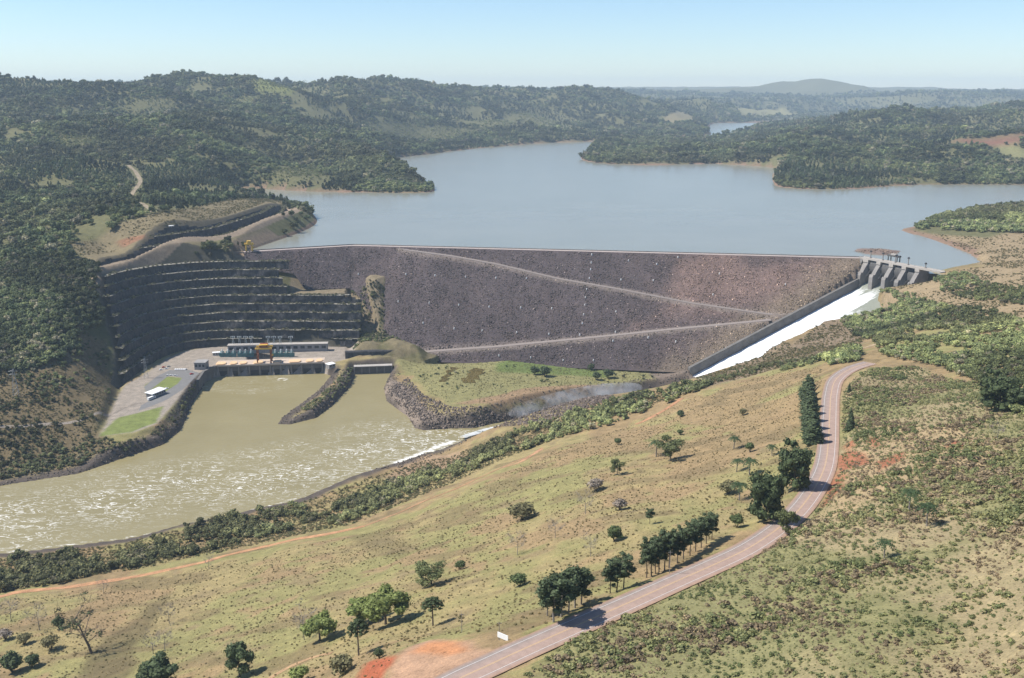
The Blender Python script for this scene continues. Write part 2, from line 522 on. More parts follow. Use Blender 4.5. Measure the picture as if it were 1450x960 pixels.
class MB:
    """collects simple solids into one mesh"""

    def __init__(s):
        s.v = []; s.f = []

    def add(s, v, f):
        k = len(s.v); s.v += [tuple(map(float, q)) for q in v]; s.f += [[i + k for i in q] for q in f]

    def box(s, x0, x1, y0, y1, z0, z1):
        s.add([(x0, y0, z0), (x1, y0, z0), (x1, y1, z0), (x0, y1, z0), (x0, y0, z1), (x1, y0, z1), (x1, y1, z1), (x0, y1, z1)],
              [(0, 3, 2, 1), (4, 5, 6, 7), (0, 1, 5, 4), (1, 2, 6, 5), (2, 3, 7, 6), (3, 0, 4, 7)])

    def bar(s, a, b, r, n=5, r2=None):
        a = Vector(a); b = Vector(b); r2 = r if r2 is None else r2
        d = (b - a).normalized()
        q = d.cross(Vector((0, 0, 1)) if abs(d.z) < .9 else Vector((1, 0, 0))).normalized(); w = d.cross(q)
        v = []
        for p, rr in ((a, r), (b, r2)):
            for k in range(n):
                t = 2 * math.pi * k / n
                v.append(p + q * math.cos(t) * rr + w * math.sin(t) * rr)
        s.add(v, [(k, (k + 1) % n, n + (k + 1) % n, n + k) for k in range(n)] + [tuple(range(n))[::-1], tuple(range(n, 2 * n))])

    def prism(s, poly, z0, z1):
        n = len(poly)
        s.add([(p[0], p[1], z0) for p in poly] + [(p[0], p[1], z1) for p in poly],
              [(k, (k + 1) % n, n + (k + 1) % n, n + k) for k in range(n)] + [tuple(range(n))[::-1], tuple(range(n, 2 * n))])

    def extrude(s, poly, off):
        """poly: 3D loop, off: 3D offset"""
        n = len(poly)
        s.add(list(poly) + [tuple(p[i] + off[i] for i in range(3)) for p in poly],
              [(k, (k + 1) % n, n + (k + 1) % n, n + k) for k in range(n)] + [tuple(range(n))[::-1], tuple(range(n, 2 * n))])

    def mesh(s, name, mat, smooth=False):
        me = bpy.data.meshes.new(name)
        me.from_pydata(s.v, [], s.f)
        me.update()
        import bmesh
        bm = bmesh.new(); bm.from_mesh(me)
        bmesh.ops.recalc_face_normals(bm, faces=bm.faces)
        bm.to_mesh(me); bm.free()
        if mat:
            me.materials.append(mat)
        if smooth:
            for p in me.polygons:
                p.use_smooth = True
        return me

    def build(s, name, mat, parent=None, loc=None, smooth=False):
        return link(name, s.mesh(name, mat, smooth), parent, loc)


def new_mat(name):
    m = bpy.data.materials.new(name)
    m.use_nodes = True
    nt = m.node_tree
    b = nt.nodes["Principled BSDF"]
    return m, nt, b


def N(nt, typ, **kw):
    n = nt.nodes.new(typ)
    for k, v in kw.items():
        if k in n.inputs:
            n.inputs[k].default_value = v
        else:
            setattr(n, k, v)
    return n


def noise(nt, scale, detail=4, rough=.6, vec=None, dims='3D', dist=0.0):
    n = nt.nodes.new("ShaderNodeTexNoise")
    n.inputs["Scale"].default_value = scale
    n.inputs["Detail"].default_value = detail
    n.inputs["Roughness"].default_value = rough
    n.inputs["Distortion"].default_value = dist
    if vec is not None:
        nt.links.new(vec, n.inputs["Vector"])
    return n


def ramp(nt, fac, stops):
    r = nt.nodes.new("ShaderNodeValToRGB")
    el = r.color_ramp.elements
    while len(el) > 1:
        el.remove(el[-1])
    for i, (p, c) in enumerate(stops):
        e = el[0] if i == 0 else el.new(p)
        e.position = p
        e.color = (*c, 1) if len(c) == 3 else c
    nt.links.new(fac, r.inputs[0])
    return r


def mix(nt, fac, a, b, typ='MIX'):
    n = nt.nodes.new("ShaderNodeMix")
    n.data_type = 'RGBA'; n.blend_type = typ
    n.clamp_factor = True
    for sock, v in ((n.inputs[0], fac), (n.inputs[6], a), (n.inputs[7], b)):
        if isinstance(v, bpy.types.NodeSocket):
            nt.links.new(v, sock)
        elif isinstance(v, (int, float)):
            sock.default_value = v
        else:
            sock.default_value = (*v, 1)
    return n.outputs[2]


def math_n(nt, op, a, b=None):
    n = nt.nodes.new("ShaderNodeMath"); n.operation = op
    for i, v in enumerate((a, b)):
        if v is None:
            continue
        if isinstance(v, bpy.types.NodeSocket):
            nt.links.new(v, n.inputs[i])
        else:
            n.inputs[i].default_value = v
    return n.outputs[0]


def plain(name, col, rough=.8, var=.25, scale=.3, metal=0.0, spec=.3):
    """a painted, concrete or earthy surface with mottling"""
    m, nt, b = new_mat(name)
    g = N(nt, "ShaderNodeNewGeometry")
    n1 = noise(nt, scale, 5, .65, g.outputs["Position"])
    n2 = noise(nt, scale * 9, 3, .6, g.outputs["Position"])
    f = math_n(nt, 'ADD', math_n(nt, 'MULTIPLY', n1.outputs[0], .65), math_n(nt, 'MULTIPLY', n2.outputs[0], .35))
    r = ramp(nt, f, [(.3, tuple(c * (1 - var) for c in col)), (.7, tuple(min(1, c * (1 + var)) for c in col))])
    nt.links.new(r.outputs[0], b.inputs["Base Color"])
    b.inputs["Roughness"].default_value = rough
    b.inputs["Metallic"].default_value = metal
    b.inputs["Specular IOR Level"].default_value = spec
    return m


def attr_ground(name, bump=.5, fine=1.1, tuft=True):
    """ground whose colour comes from the vertex colour 'soil', broken up by noise"""
    m, nt, b = new_mat(name)
    a = N(nt, "ShaderNodeVertexColor", layer_name="soil")
    g = N(nt, "ShaderNodeNewGeometry")
    p = g.outputs["Position"]
    n1 = noise(nt, fine, 6, .7, p)
    n2 = noise(nt, fine * .12, 5, .65, p)
    n3 = noise(nt, fine * 3.5, 3, .7, p)
    f = math_n(nt, 'ADD', math_n(nt, 'ADD', math_n(nt, 'MULTIPLY', n1.outputs[0], .5), math_n(nt, 'MULTIPLY', n2.outputs[0], .35)), math_n(nt, 'MULTIPLY', n3.outputs[0], .25))
    r = ramp(nt, f, [(.42, (.45, .45, .43)), (.5, (.88, .88, .86)), (.58, (1.08, 1.07, 1.05)), (.68, (1.55, 1.5, 1.4))])
    c = mix(nt, 1.0, a.outputs[0], r.outputs[0], 'MULTIPLY')
    nt.links.new(c, b.inputs["Base Color"])
    b.inputs["Roughness"].default_value = .95
    b.inputs["Specular IOR Level"].default_value = .08
    bp = N(nt, "ShaderNodeBump", Strength=bump, Distance=.6)
    nt.links.new(n1.outputs[0], bp.inputs["Height"])
    nt.links.new(bp.outputs[0], b.inputs["Normal"])
    return m


def leaf_mat(name, soft=.25):
    """foliage: colour carried by every instance or plant"""
    m, nt, b = new_mat(name)
    a = N(nt, "ShaderNodeAttribute", attribute_type='INSTANCER', attribute_name="tint")
    g = N(nt, "ShaderNodeNewGeometry")
    r = ramp(nt, g.outputs["Random Per Island"], [(0, (.62, .66, .6)), (.5, (1, 1, 1)), (1, (1.5, 1.45, 1.2))])
    c = mix(nt, 1.0, a.outputs[0], r.outputs[0], 'MULTIPLY')
    nt.links.new(c, b.inputs["Base Color"])
    b.inputs["Roughness"].default_value = .7
    b.inputs["Specular IOR Level"].default_value = .2
    tr = N(nt, "ShaderNodeBsdfTranslucent")
    nt.links.new(c, tr.inputs[0])
    ms = N(nt, "ShaderNodeMixShader"); ms.inputs[0].default_value = soft
    out = nt.nodes["Material Output"]
    nt.links.new(b.outputs[0], ms.inputs[1]); nt.links.new(tr.outputs[0], ms.inputs[2])
    nt.links.new(ms.outputs[0], out.inputs[0])
    return m


def leaf_fixed(name, col, soft=.25):
    m, nt, b = new_mat(name)
    g = N(nt, "ShaderNodeNewGeometry")
    oi = N(nt, "ShaderNodeObjectInfo")
    f = math_n(nt, 'ADD', math_n(nt, 'MULTIPLY', g.outputs["Random Per Island"], .75), math_n(nt, 'MULTIPLY', oi.outputs["Random"], .25))
    r = ramp(nt, f, [(0, tuple(c * .55 for c in col)), (.5, col), (1, tuple(c * 1.55 for c in col))])
    nt.links.new(r.outputs[0], b.inputs["Base Color"])
    b.inputs["Roughness"].default_value = .65
    b.inputs["Specular IOR Level"].default_value = .2
    tr = N(nt, "ShaderNodeBsdfTranslucent")
    nt.links.new(r.outputs[0], tr.inputs[0])
    ms = N(nt, "ShaderNodeMixShader"); ms.inputs[0].default_value = soft
    out = nt.nodes["Material Output"]
    nt.links.new(b.outputs[0], ms.inputs[1]); nt.links.new(tr.outputs[0], ms.inputs[2])
    nt.links.new(ms.outputs[0], out.inputs[0])
    return m


M = {}
M['ground'] = attr_ground('ground_soil')
M['leaf'] = leaf_mat('foliage')
M['rock'] = leaf_mat('boulder', 0.0)
M['bark'] = plain('bark', (.13, .10, .075), .9, .35, 1.5)
M['greybark'] = plain('grey_bark', (.26, .23, .20), .9, .3, 1.5)
M['concrete'] = plain('concrete', (.21, .195, .18), .85, .28, .12)
M['darkconcrete'] = plain('weathered_concrete', (.13, .122, .112), .9, .4, .10)
M['paleconcrete'] = plain('pale_concrete', (.36, .33, .295), .8, .18, .2)
M['gravel'] = plain('gravel_road', (.22, .185, .165), .95, .2, .5)
M['white'] = plain('white_paint', (.78, .78, .76), .5, .08, .4)
M['steel'] = plain('grey_steel', (.32, .33, .34), .5, .15, .6, .3)


# ------------------------------------------------------------------ scattering (geometry nodes, for what nobody could count)
def protos_collection(name, meshes):
    c = bpy.data.collections.new(name)
    for i, me in enumerate(meshes):
        o = bpy.data.objects.new("%s_%02d" % (name, i), me)
        c.objects.link(o)
    return c


_groups = {}


def scatter_group(coll):
    if coll.name in _groups:
        return _groups[coll.name]
    ng = bpy.data.node_groups.new("scatter_" + coll.name, 'GeometryNodeTree')
    ng.interface.new_socket(name="Geometry", in_out='INPUT', socket_type='NodeSocketGeometry')
    ng.interface.new_socket(name="Geometry", in_out='OUTPUT', socket_type='NodeSocketGeometry')
    gi = ng.nodes.new("NodeGroupInput"); go = ng.nodes.new("NodeGroupOutput")
    ip = ng.nodes.new("GeometryNodeInstanceOnPoints")
    ci = ng.nodes.new("GeometryNodeCollectionInfo")
    ci.inputs["Collection"].default_value = coll
    ci.inputs["Separate Children"].default_value = True
    ci.inputs["Reset Children"].default_value = True

    def named(n, t):
        q = ng.nodes.new("GeometryNodeInputNamedAttribute"); q.data_type = t
        q.inputs["Name"].default_value = n
        return q.outputs[0]
    e2r = ng.nodes.new("FunctionNodeEulerToRotation")
    L = ng.links.new
    L(gi.outputs[0], ip.inputs["Points"]); L(ci.outputs[0], ip.inputs["Instance"])
    ip.inputs["Pick Instance"].default_value = True
    L(named("pick", 'INT'), ip.inputs["Instance Index"])
    L(named("turn", 'FLOAT_VECTOR'), e2r.inputs[0]); L(e2r.outputs[0], ip.inputs["Rotation"])
    L(named("size", 'FLOAT_VECTOR'), ip.inputs["Scale"])
    L(ip.outputs[0], go.inputs[0])
    _groups[coll.name] = ng
    return ng


def scatter(name, pts, size, turn, tint, pick, coll, label, cat, kind="stuff", parent=None):
    n = len(pts)
    me = bpy.data.meshes.new(name)
    me.vertices.add(n); me.vertices.foreach_set("co", np.ascontiguousarray(pts, np.float32).ravel())
    for nm, t, v, k in (("size", 'FLOAT_VECTOR', size, "vector"), ("turn", 'FLOAT_VECTOR', turn, "vector"), ("pick", 'INT', pick, "value")):
        a = me.attributes.new(nm, t, 'POINT')
        a.data.foreach_set(k, np.ascontiguousarray(v, np.int32 if t == 'INT' else np.float32).ravel())
    a = me.attributes.new("tint", 'FLOAT_COLOR', 'POINT')
    a.data.foreach_set("color", np.ascontiguousarray(np.concatenate([tint, np.ones((n, 1))], 1), np.float32).ravel())
    me.update()
    o = link(name, me, parent)
    md = o.modifiers.new("scatter", 'NODES')
    md.node_group = scatter_group(coll)
    if parent is None:
        tag(o, label, cat)
    tag(o, kind=kind)
    return o


def crown_mesh(name, lobes, nleaf, leaf, mat, seed, core=True, squash=.8, trunk=None, jitter=.35):
    """leafy crown: clumps of small faces over several lobes; lobes = (x,y,z,r)"""
    r = np.random.default_rng(seed)
    V = []; T = []; k = 0
    tot = sum(q[3] ** 2 for q in lobes)
    for (x, y, z, rad) in lobes:
        n = max(4, int(nleaf * rad * rad / tot))
        d = r.normal(size=(n, 3)); d[:, 2] = d[:, 2] * .9 + .25
        d /= np.linalg.norm(d, axis=1)[:, None]
        rr = rad * (1 - jitter * r.random(n) ** 1.5)
        c = d * rr[:, None] * np.array([1, 1, squash]) + (x, y, z)
        nn = d + r.normal(size=(n, 3)) * .55
        nn /= np.linalg.norm(nn, axis=1)[:, None]
        t1 = np.cross(nn, r.normal(size=(n, 3))); t1 /= np.linalg.norm(t1, axis=1)[:, None]
        t2 = np.cross(nn, t1)
        s = leaf * (.6 + .8 * r.random(n))[:, None]
        q = np.stack([c - t1 * s - t2 * s * .5, c + t1 * s * .3 - t2 * s, c + t1 * s + t2 * s * .4, c - t1 * s * .2 + t2 * s], 1).reshape(-1, 3)
        V.append(q); T.append(np.arange(4 * n).reshape(n, 4) + k); k += 4 * n
        if core:
            phi = (1 + 5 ** .5) / 2
            iv = np.array([(-1, phi, 0), (1, phi, 0), (-1, -phi, 0), (1, -phi, 0), (0, -1, phi), (0, 1, phi), (0, -1, -phi), (0, 1, -phi), (phi, 0, -1), (phi, 0, 1), (-phi, 0, -1), (-phi, 0, 1)], float)
            iv /= np.linalg.norm(iv[0])
            it = np.array([(0, 11, 5), (0, 5, 1), (0, 1, 7), (0, 7, 10), (0, 10, 11), (1, 5, 9), (5, 11, 4), (11, 10, 2), (10, 7, 6), (7, 1, 8), (3, 9, 4), (3, 4, 2), (3, 2, 6), (3, 6, 8), (3, 8, 9), (4, 9, 5), (2, 4, 11), (6, 2, 10), (8, 6, 7), (9, 8, 1)])
            tri = iv[it].reshape(-1, 3) * rad * .74 * np.array([1, 1, squash]) * (1 + .12 * r.normal(size=(60, 1))) + (x, y, z)
            tri4 = np.concatenate([tri.reshape(20, 3, 3), tri.reshape(20, 3, 3)[:, 2:3]], 1).reshape(-1, 3)
            V.append(tri4); T.append(np.arange(80).reshape(20, 4) + k); k += 80
    V = np.concatenate(V); T = np.concatenate(T)
    # triangles stored as degenerate quads are cleaned into triangles
    quads = T
    me = bpy.data.meshes.new(name)
    same = np.all(V[quads[:, 2]] == V[quads[:, 3]], axis=1)
    mats = [mat]
    faces = [quads[~same]]
    if same.any():
        faces.append(quads[same][:, :3])
    if trunk is not None:
        b = MB()
        b.bar((0, 0, 0), (0, 0, trunk[0]), trunk[1], 5, trunk[1] * .6)
        tv = np.array(b.v) + 0
        tf = np.array([f for f in b.f if len(f) == 4]) + len(V)
        V = np.concatenate([V, tv]); faces.insert(1, tf)
        nb = len(tf)
    me = mesh_np(name, V, faces, mat)
    if trunk is not None:
        me.materials.append(M['bark'])
        mi = np.zeros(len(me.polygons), np.int32)
        k0 = len(faces[0]); mi[k0:k0 + nb] = 1
        me.polygons.foreach_set("material_index", mi)
    return me


def lobes_round(seed, n=6, spread=.45, h=.62):
    r = np.random.default_rng(seed)
    o = [(0, 0, h, .42)]
    for k in range(n):
        t = 2 * math.pi * (k + r.random() * .6) / n
        o.append((math.cos(t) * spread * (.6 + .5 * r.random()), math.sin(t) * spread * (.6 + .5 * r.random()), h + (r.random() - .5) * .42, .22 + .13 * r.random()))
    return o


# forest trees of unit height (scaled to metres per instance)
FOREST = protos_collection("forest_tree", [crown_mesh("crown_a%d" % k, lobes_round(k, 5 + k % 3, .34, .60), 110, .085, M['leaf'], k, True, .8, (.5, .035)) for k in range(6)]
                           + [crown_mesh("crown_c%d" % k, [(0, 0, .30 + .15 * j, .24 - .045 * j) for j in range(4)], 90, .075, M['leaf'], 20 + k, True, 1.0, (.4, .03)) for k in range(2)]
                           + [crown_mesh("crown_d%d" % k, lobes_round(40 + k, 4, .3, .66), 46, .06, M['leaf'], 40 + k, False, .9, (.7, .03)) for k in range(2)])
SHRUBS = protos_collection("shrub", [crown_mesh("shrub_%d" % k, [(0, 0, .35, .4), (.3, .1, .3, .3), (-.25, .2, .28, .3), (0, -.3, .3, .28)][:2 + k % 3], 46, .13, M['leaf'], 60 + k, False, .85) for k in range(5)])


def boulder_mesh(name, seed):
    r = np.random.default_rng(seed)
    import bmesh
    bm = bmesh.new()
    bmesh.ops.create_icosphere(bm, subdivisions=1, radius=.5)
    for v in bm.verts:
        v.co *= .75 + .5 * r.random()
        v.co.z *= .8
    me = bpy.data.meshes.new(name)
    bm.to_mesh(me); bm.free()
    me.materials.append(M['rock'])
    return me


BOULDERS = protos_collection("boulder", [boulder_mesh("boulder_%d" % k, k) for k in range(6)])


def rand_turn(n, tilt=.12):
    return np.stack([rng.normal(size=n) * tilt, rng.normal(size=n) * tilt, rng.random(n) * 6.283], -1)


# ------------------------------------------------------------------ ground colours (what each patch of soil is)
def zone(pts):
    return hits(pts)[:, :2]


def lay(colr, k, c):
    return colr * (1 - k[..., None]) + np.array(c) * k[..., None]


X, Y = XX, YY
nA = fbm(X, Y, 70, 11); nB = fbm(X, Y, 18, 13); nC = fbm(X, Y, 240, 15)
soil = np.empty(X.shape + (3,))
soil[:] = (.215, .195, .085)                                        # pasture, short and yellow green
soil = lay(soil, sstep(.44, .60, nA * .6 + nB * .4), (.255, .205, .10))   # dry grass
soil = lay(soil, sstep(.62, .75, nB) * .8, (.20, .155, .085))
nP = fbm(X, Y, 44, 19, 4) * .75 + fbm(X, Y, 9, 23, 2) * .25
soil = lay(soil, sstep(.50, .585, nP + (X + 60) * .00018) * .85, (.245, .172, .095))
soil = lay(soil, sstep(.60, .66, fbm(X * .55 + Y * .2, Y, 20, 29, 4)) * .7, (.165, .125, .068))
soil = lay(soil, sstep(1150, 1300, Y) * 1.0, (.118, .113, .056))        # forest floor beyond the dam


def zmask(pts, soft, wob=6, seed=21):
    pl = zone(pts)
    s = signed(X.ravel(), Y.ravel(), pl, 400).reshape(X.shape)
    return sstep(-soft, soft, s + (fbm(X, Y, wob * 4, seed) - .5) * 2 * wob)


Z_SCRUB_L = [(-150, 480), (0, 490), (60, 470), (110, 470), (150, 480), (160, 540), (163, 570), (140, 612), (165, 632), (110, 660), (0, 680), (-150, 690)]
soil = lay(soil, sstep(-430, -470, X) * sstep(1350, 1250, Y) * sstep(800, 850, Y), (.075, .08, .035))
soil = lay(soil, zmask(Z_SCRUB_L, 8), (.135, .105, .06))
Z_PLATEAU = [(95, 345), (160, 322), (235, 300), (300, 288), (372, 281), (402, 286), (408, 300), (330, 325), (300, 345), (150, 378), (120, 372)]
soil = lay(soil, zmask(Z_PLATEAU, 8), (.165, .135, .08))
soil = lay(soil, zmask([(165, 342), (205, 332), (213, 340), (175, 352)], 4) * .6, (.24, .10, .06))
Z_RIGHTB = [(1278, 326), (1310, 330), (1400, 337), (1450, 325), (1600, 330), (1600, 470), (1400, 470), (1320, 440), (1230, 470), (1180, 495), (1250, 430), (1300, 400), (1330, 390), (1395, 378), (1345, 347)]
soil = lay(soil, zmask(Z_RIGHTB, 8), (.25, .19, .115))
_cs = [(985, 536), (1040, 518), (1080, 503), (1120, 490), (1150, 468), (1165, 452), (1200, 438), (1250, 418), (1260, 440), (1235, 470), (1200, 500), (1100, 522), (1000, 548)]
soil = lay(soil, zmask(_cs, 8, 8), (.185, .14, .095))
# scrub hill right of the road
_sc = zone([(700, 1000), (800, 912), (900, 862), (1000, 812), (1100, 745), (1160, 690), (1186, 650), (1190, 560), (1230, 522), (1300, 520), (1450, 560), (1560, 600), (1560, 1050), (1100, 1050)])
_ss = signed(X.ravel(), Y.ravel(), _sc, 200).reshape(X.shape)
SCRUBM = sstep(-3, 6, _ss)
soil = lay(soil, SCRUBM, (.19, .178, .085))
soil = lay(soil, SCRUBM * sstep(.46, .56, nA), (.26, .21, .12))
soil = lay(soil, zmask([(1190, 640), (1260, 610), (1350, 600), (1440, 640), (1400, 665), (1330, 672), (1250, 700), (1190, 735), (1160, 735)], 8), (.30, .225, .13))
for q in [[(1180, 650), (1195, 640), (1225, 642), (1232, 655), (1200, 668)], [(1225, 622), (1240, 619), (1250, 628), (1236, 636)], [(1340, 624), (1372, 622), (1370, 634), (1345, 634)], [(1240, 655), (1280, 640), (1282, 648), (1245, 668)], [(1168, 690), (1184, 668), (1200, 668), (1195, 690), (1165, 720)], [(1196, 630), (1212, 622), (1214, 632), (1198, 640)]]:
    soil = lay(soil, zmask(q, 2.0, 2.5, 5), (.27, .115, .065))
# bare parking ground by the road and its red bank
soil = lay(soil, zmask([(540, 985), (556, 940), (580, 915), (610, 906), (650, 907), (690, 918), (706, 925), (690, 942), (640, 970), (600, 1000)], 2.2, 2.5), (.34, .215, .14))
soil = lay(soil, zmask([(585, 922), (610, 909), (648, 909), (665, 922), (630, 930)], 2.5, 3), (.42, .20, .10))
soil = lay(soil, zmask([(505, 965), (520, 938), (548, 930), (562, 930), (540, 960), (530, 985)], 1.2, 2), (.30, .095, .05))
# darker brown hollow in the pasture
soil = lay(soil, zmask([(110, 975), (130, 930), (150, 905), (185, 880), (215, 850), (240, 835), (250, 845), (225, 870), (215, 890), (200, 915), (180, 950), (160, 985)], 4, 6) * .8, (.115, .092, .05))
soil = lay(soil, zmask([(490, 760), (540, 752), (580, 770), (570, 790), (520, 780)], 5, 8) * .55, (.13, .105, .055))
# river banks: bare rock
rv = MASK['river']
bank = sstep(-16, -6, rv + (nB - .5) * 12) * (Y < 1235)
soil = lay(soil, bank, (.085, .07, .06))
soil = lay(soil, zmask([(560, 662), (610, 642), (650, 640), (668, 652), (600, 675), (540, 690)], 4, 5), (.27, .19, .12))
# plateau below the dam
Z_LOW = [(560, 512), (700, 503), (900, 516), (950, 512), (930, 535), (880, 545), (860, 556), (790, 570), (700, 582), (640, 575), (605, 555), (585, 530)]
soil = lay(soil, zmask(Z_LOW, 4), (.20, .185, .085))
soil = lay(soil, zmask([(700, 515), (760, 510), (870, 520), (860, 535), (780, 530), (700, 528)], 6, 8), (.12, .15, .05))
soil = lay(soil, zmask([(700, 560), (760, 548), (850, 545), (880, 552), (800, 568), (700, 580), (640, 572)], 4, 5), (.24, .165, .10))
soil = lay(soil, zmask([(905, 520), (960, 505), (1060, 470), (1095, 452), (1130, 435), (1100, 470), (990, 535), (930, 545)], 5, 5), (.16, .125, .10))
soil = lay(soil, zmask([(548, 540), (575, 545), (600, 580), (640, 598), (650, 604), (590, 607), (560, 570), (543, 560)], 3, 3), (.20, .16, .13))
# knoll and rock cut floor
soil = lay(soil, sstep(-3, 5, MASK['knoll']), (.15, .125, .075))
soil = lay(soil, sstep(-3, 5, MASK['knoll']) * sstep(.5, .62, nB), (.11, .10, .05))
soil = lay(soil, ((X > -300) & (X < -175) & (Y > 1255) & (Y < 1345)) * 1.0, (.18, .145, .095))
ct = (MASK['cuta'] > -1) & (MASK['cuta'] < 90) & (np.abs(HZ - (PLAT - 4 + MASK['cuta'] * 1.46)) < 1.5)
soil = lay(soil, ct * 1.0, (.07, .065, .05))
cb = (MASK['cutb'] > 0) & (MASK['cutb'] < 60) & (np.abs(HZ - 2 - MASK['cutb'] * .8) < 1.5)
soil = lay(soil, cb * .8, (.085, .075, .055))
# powerhouse platform
soil = lay(soil, sstep(-2, 2, MASK['plat']), (.26, .225, .19))
for q in ([(222, 545), (236, 533), (258, 535), (252, 548), (236, 556)], [(140, 618), (165, 592), (205, 582), (232, 575), (222, 598), (185, 612)], [(205, 545), (218, 538), (225, 545), (208, 558)]):
    soil = lay(soil, zmask(q, 1.2, 1.5), (.155, .18, .06))
# shore of the reservoir: red earth
lk = MASK['lake']
soil = lay(soil, sstep(-22, -10, lk) * (HZ < 4) * (Y > 1300), (.20, .135, .095))
soil = lay(soil, sstep(-30, -10, lk) * ((X > DA0[0] - 110) & (X < DA[0] + 60) & (Y < 1480)), (.20, .15, .105))
soil = lay(soil, ((MASK['cutb'] < 1) & (MASK['cutb'] > -32)) * 1.0, (.21, .165, .12))
# far clearings
CLEAR = []
for pts, c in (([(1345, 203), (1400, 194), (1470, 192), (1470, 200), (1400, 207)], (.20, .10, .07)), ([(1408, 206), (1440, 204), (1470, 226), (1430, 228)], (.20, .19, .09)),
               ([(360, 116), (420, 126), (415, 138), (365, 132)], (.17, .18, .06)), ([(330, 140), (370, 138), (350, 147)], (.16, .17, .06)),
               ([(1040, 152), (1110, 150), (1130, 162), (1050, 164)], (.22, .20, .10)), ([(940, 165), (975, 160), (985, 172), (950, 176)], (.19, .16, .09))):
    pl = zone(pts)
    CLEAR.append(pl)
    s = signed(X.ravel(), Y.ravel(), pl, 500).reshape(X.shape)
    soil = lay(soil, sstep(-15, 15, s), c)

ny, nx = X.shape
gi = np.arange(ny * nx).reshape(ny, nx)
gq = np.stack([gi[:-1, :-1], gi[:-1, 1:], gi[1:, 1:], gi[1:, :-1]], -1).reshape(-1, 4)
gme = mesh_np("ground", np.stack([X, Y, HZ], -1).reshape(-1, 3), gq, M['ground'], True)
ca = gme.color_attributes.new("soil", 'FLOAT_COLOR', 'POINT')
ca.data.foreach_set("color", np.concatenate([soil, np.ones(X.shape + (1,))], -1).astype(np.float32).ravel())
ground = tag(link("ground", gme), kind="structure")

# ------------------------------------------------------------------ water
m, nt, b = new_mat("reservoir_water")
g = N(nt, "ShaderNodeNewGeometry")
n1 = noise(nt, .006, 4, .6, g.outputs["Position"])
r = ramp(nt, n1.outputs[0], [(.3, (.20, .20, .158)), (.7, (.225, .222, .176))])
nt.links.new(r.outputs[0], b.inputs["Base Color"])
b.inputs["Roughness"].default_value = .22
b.inputs["IOR"].default_value = 1.33
n2 = noise(nt, .35, 3, .6, g.outputs["Position"])
bp = N(nt, "ShaderNodeBump", Strength=.25, Distance=.12)
nt.links.new(n2.outputs[0], bp.inputs["Height"]); nt.links.new(bp.outputs[0], b.inputs["Normal"])
M['lake'] = m

m, nt, b = new_mat("river_water")
g = N(nt, "ShaderNodeNewGeometry")
mp = N(nt, "ShaderNodeMapping")
mp.inputs["Rotation"].default_value = (0, 0, math.radians(-28))
mp.inputs["Scale"].default_value = (.55, 1.35, 1)
nt.links.new(g.outputs["Position"], mp.inputs[0])
att = N(nt, "ShaderNodeVertexColor", layer_name="foam")
n1 = noise(nt, .10, 2.5, .5, mp.outputs[0], dist=1.8)
rid = math_n(nt, 'ABSOLUTE', math_n(nt, 'SUBTRACT', n1.outputs[0], .5))
n2 = noise(nt, .018, 3, .55, g.outputs["Position"])
line = ramp(nt, rid, [(0, (1, 1, 1)), (.010, (1, 1, 1)), (.026, (0, 0, 0))])
patch = ramp(nt, n2.outputs[0], [(.36, (.25, .25, .25)), (.55, (1, 1, 1))])
n4 = noise(nt, .4, 4, .7, mp.outputs[0])
brk = ramp(nt, n4.outputs[0], [(.38, (0, 0, 0)), (.5, (1, 1, 1))])
f1 = math_n(nt, 'MULTIPLY', math_n(nt, 'MULTIPLY', line.outputs[0], patch.outputs[0]), brk.outputs[0])
f2 = math_n(nt, 'MULTIPLY', f1, att.outputs[0])
sepc = N(nt, "ShaderNodeSeparateColor"); nt.links.new(att.outputs[0], sepc.inputs[0])
f2 = math_n(nt, 'MULTIPLY', f1, sepc.outputs[0])
n3 = noise(nt, .22, 5, .7, mp.outputs[0])
solid = ramp(nt, math_n(nt, 'ADD', sepc.outputs[1], math_n(nt, 'MULTIPLY', math_n(nt, 'SUBTRACT', n3.outputs[0], .5), 1.3)), [(.45, (0, 0, 0)), (.65, (1, 1, 1))])
fo = math_n(nt, 'MAXIMUM', f2, solid.outputs[0])
bc = ramp(nt, noise(nt, .012, 4, .6, g.outputs["Position"]).outputs[0], [(.3, (.216, .182, .088)), (.7, (.252, .214, .110))])
nt.links.new(mix(nt, fo, bc.outputs[0], (.78, .76, .70)), b.inputs["Base Color"])
b.inputs["Roughness"].default_value = .35
b.inputs["IOR"].default_value = 1.33
b.inputs["Specular IOR Level"].default_value = .35
bp = N(nt, "ShaderNodeBump", Strength=.5, Distance=.5)
nt.links.new(n1.outputs[0], bp.inputs["Height"]); nt.links.new(bp.outputs[0], b.inputs["Normal"])
M['river'] = m


def poly_obj(name, pts, z, mat):
    me = bpy.data.meshes.new(name)
    me.from_pydata([(p[0], p[1], z) for p in pts], [], [tuple(range(len(pts)))])
    me.materials.append(mat)
    return link(name, me)


# the reservoir sheet: its rim lies under the banks, its near side ends at the dam
def grid_sheet(name, x0, x1, y0, y1, st, z, keep, mat):
    xs = np.arange(x0, x1 + st, st); ys = np.arange(y0, y1 + st, st)
    gx, gy = np.meshgrid(xs, ys)
    idx = np.arange(gx.size).reshape(gx.shape)
    q = np.stack([idx[:-1, :-1], idx[:-1, 1:], idx[1:, 1:], idx[1:, :-1]], -1).reshape(-1, 4)
    k = keep(gx.ravel(), gy.ravel())
    q = q[k[q].all(1)]
    used = np.unique(q); re = np.zeros(gx.size, int); re[used] = np.arange(len(used))
    v = np.stack([gx.ravel(), gy.ravel(), np.full(gx.size, z)], -1)[used]
    return mesh_np(name, v, re[q], mat), v


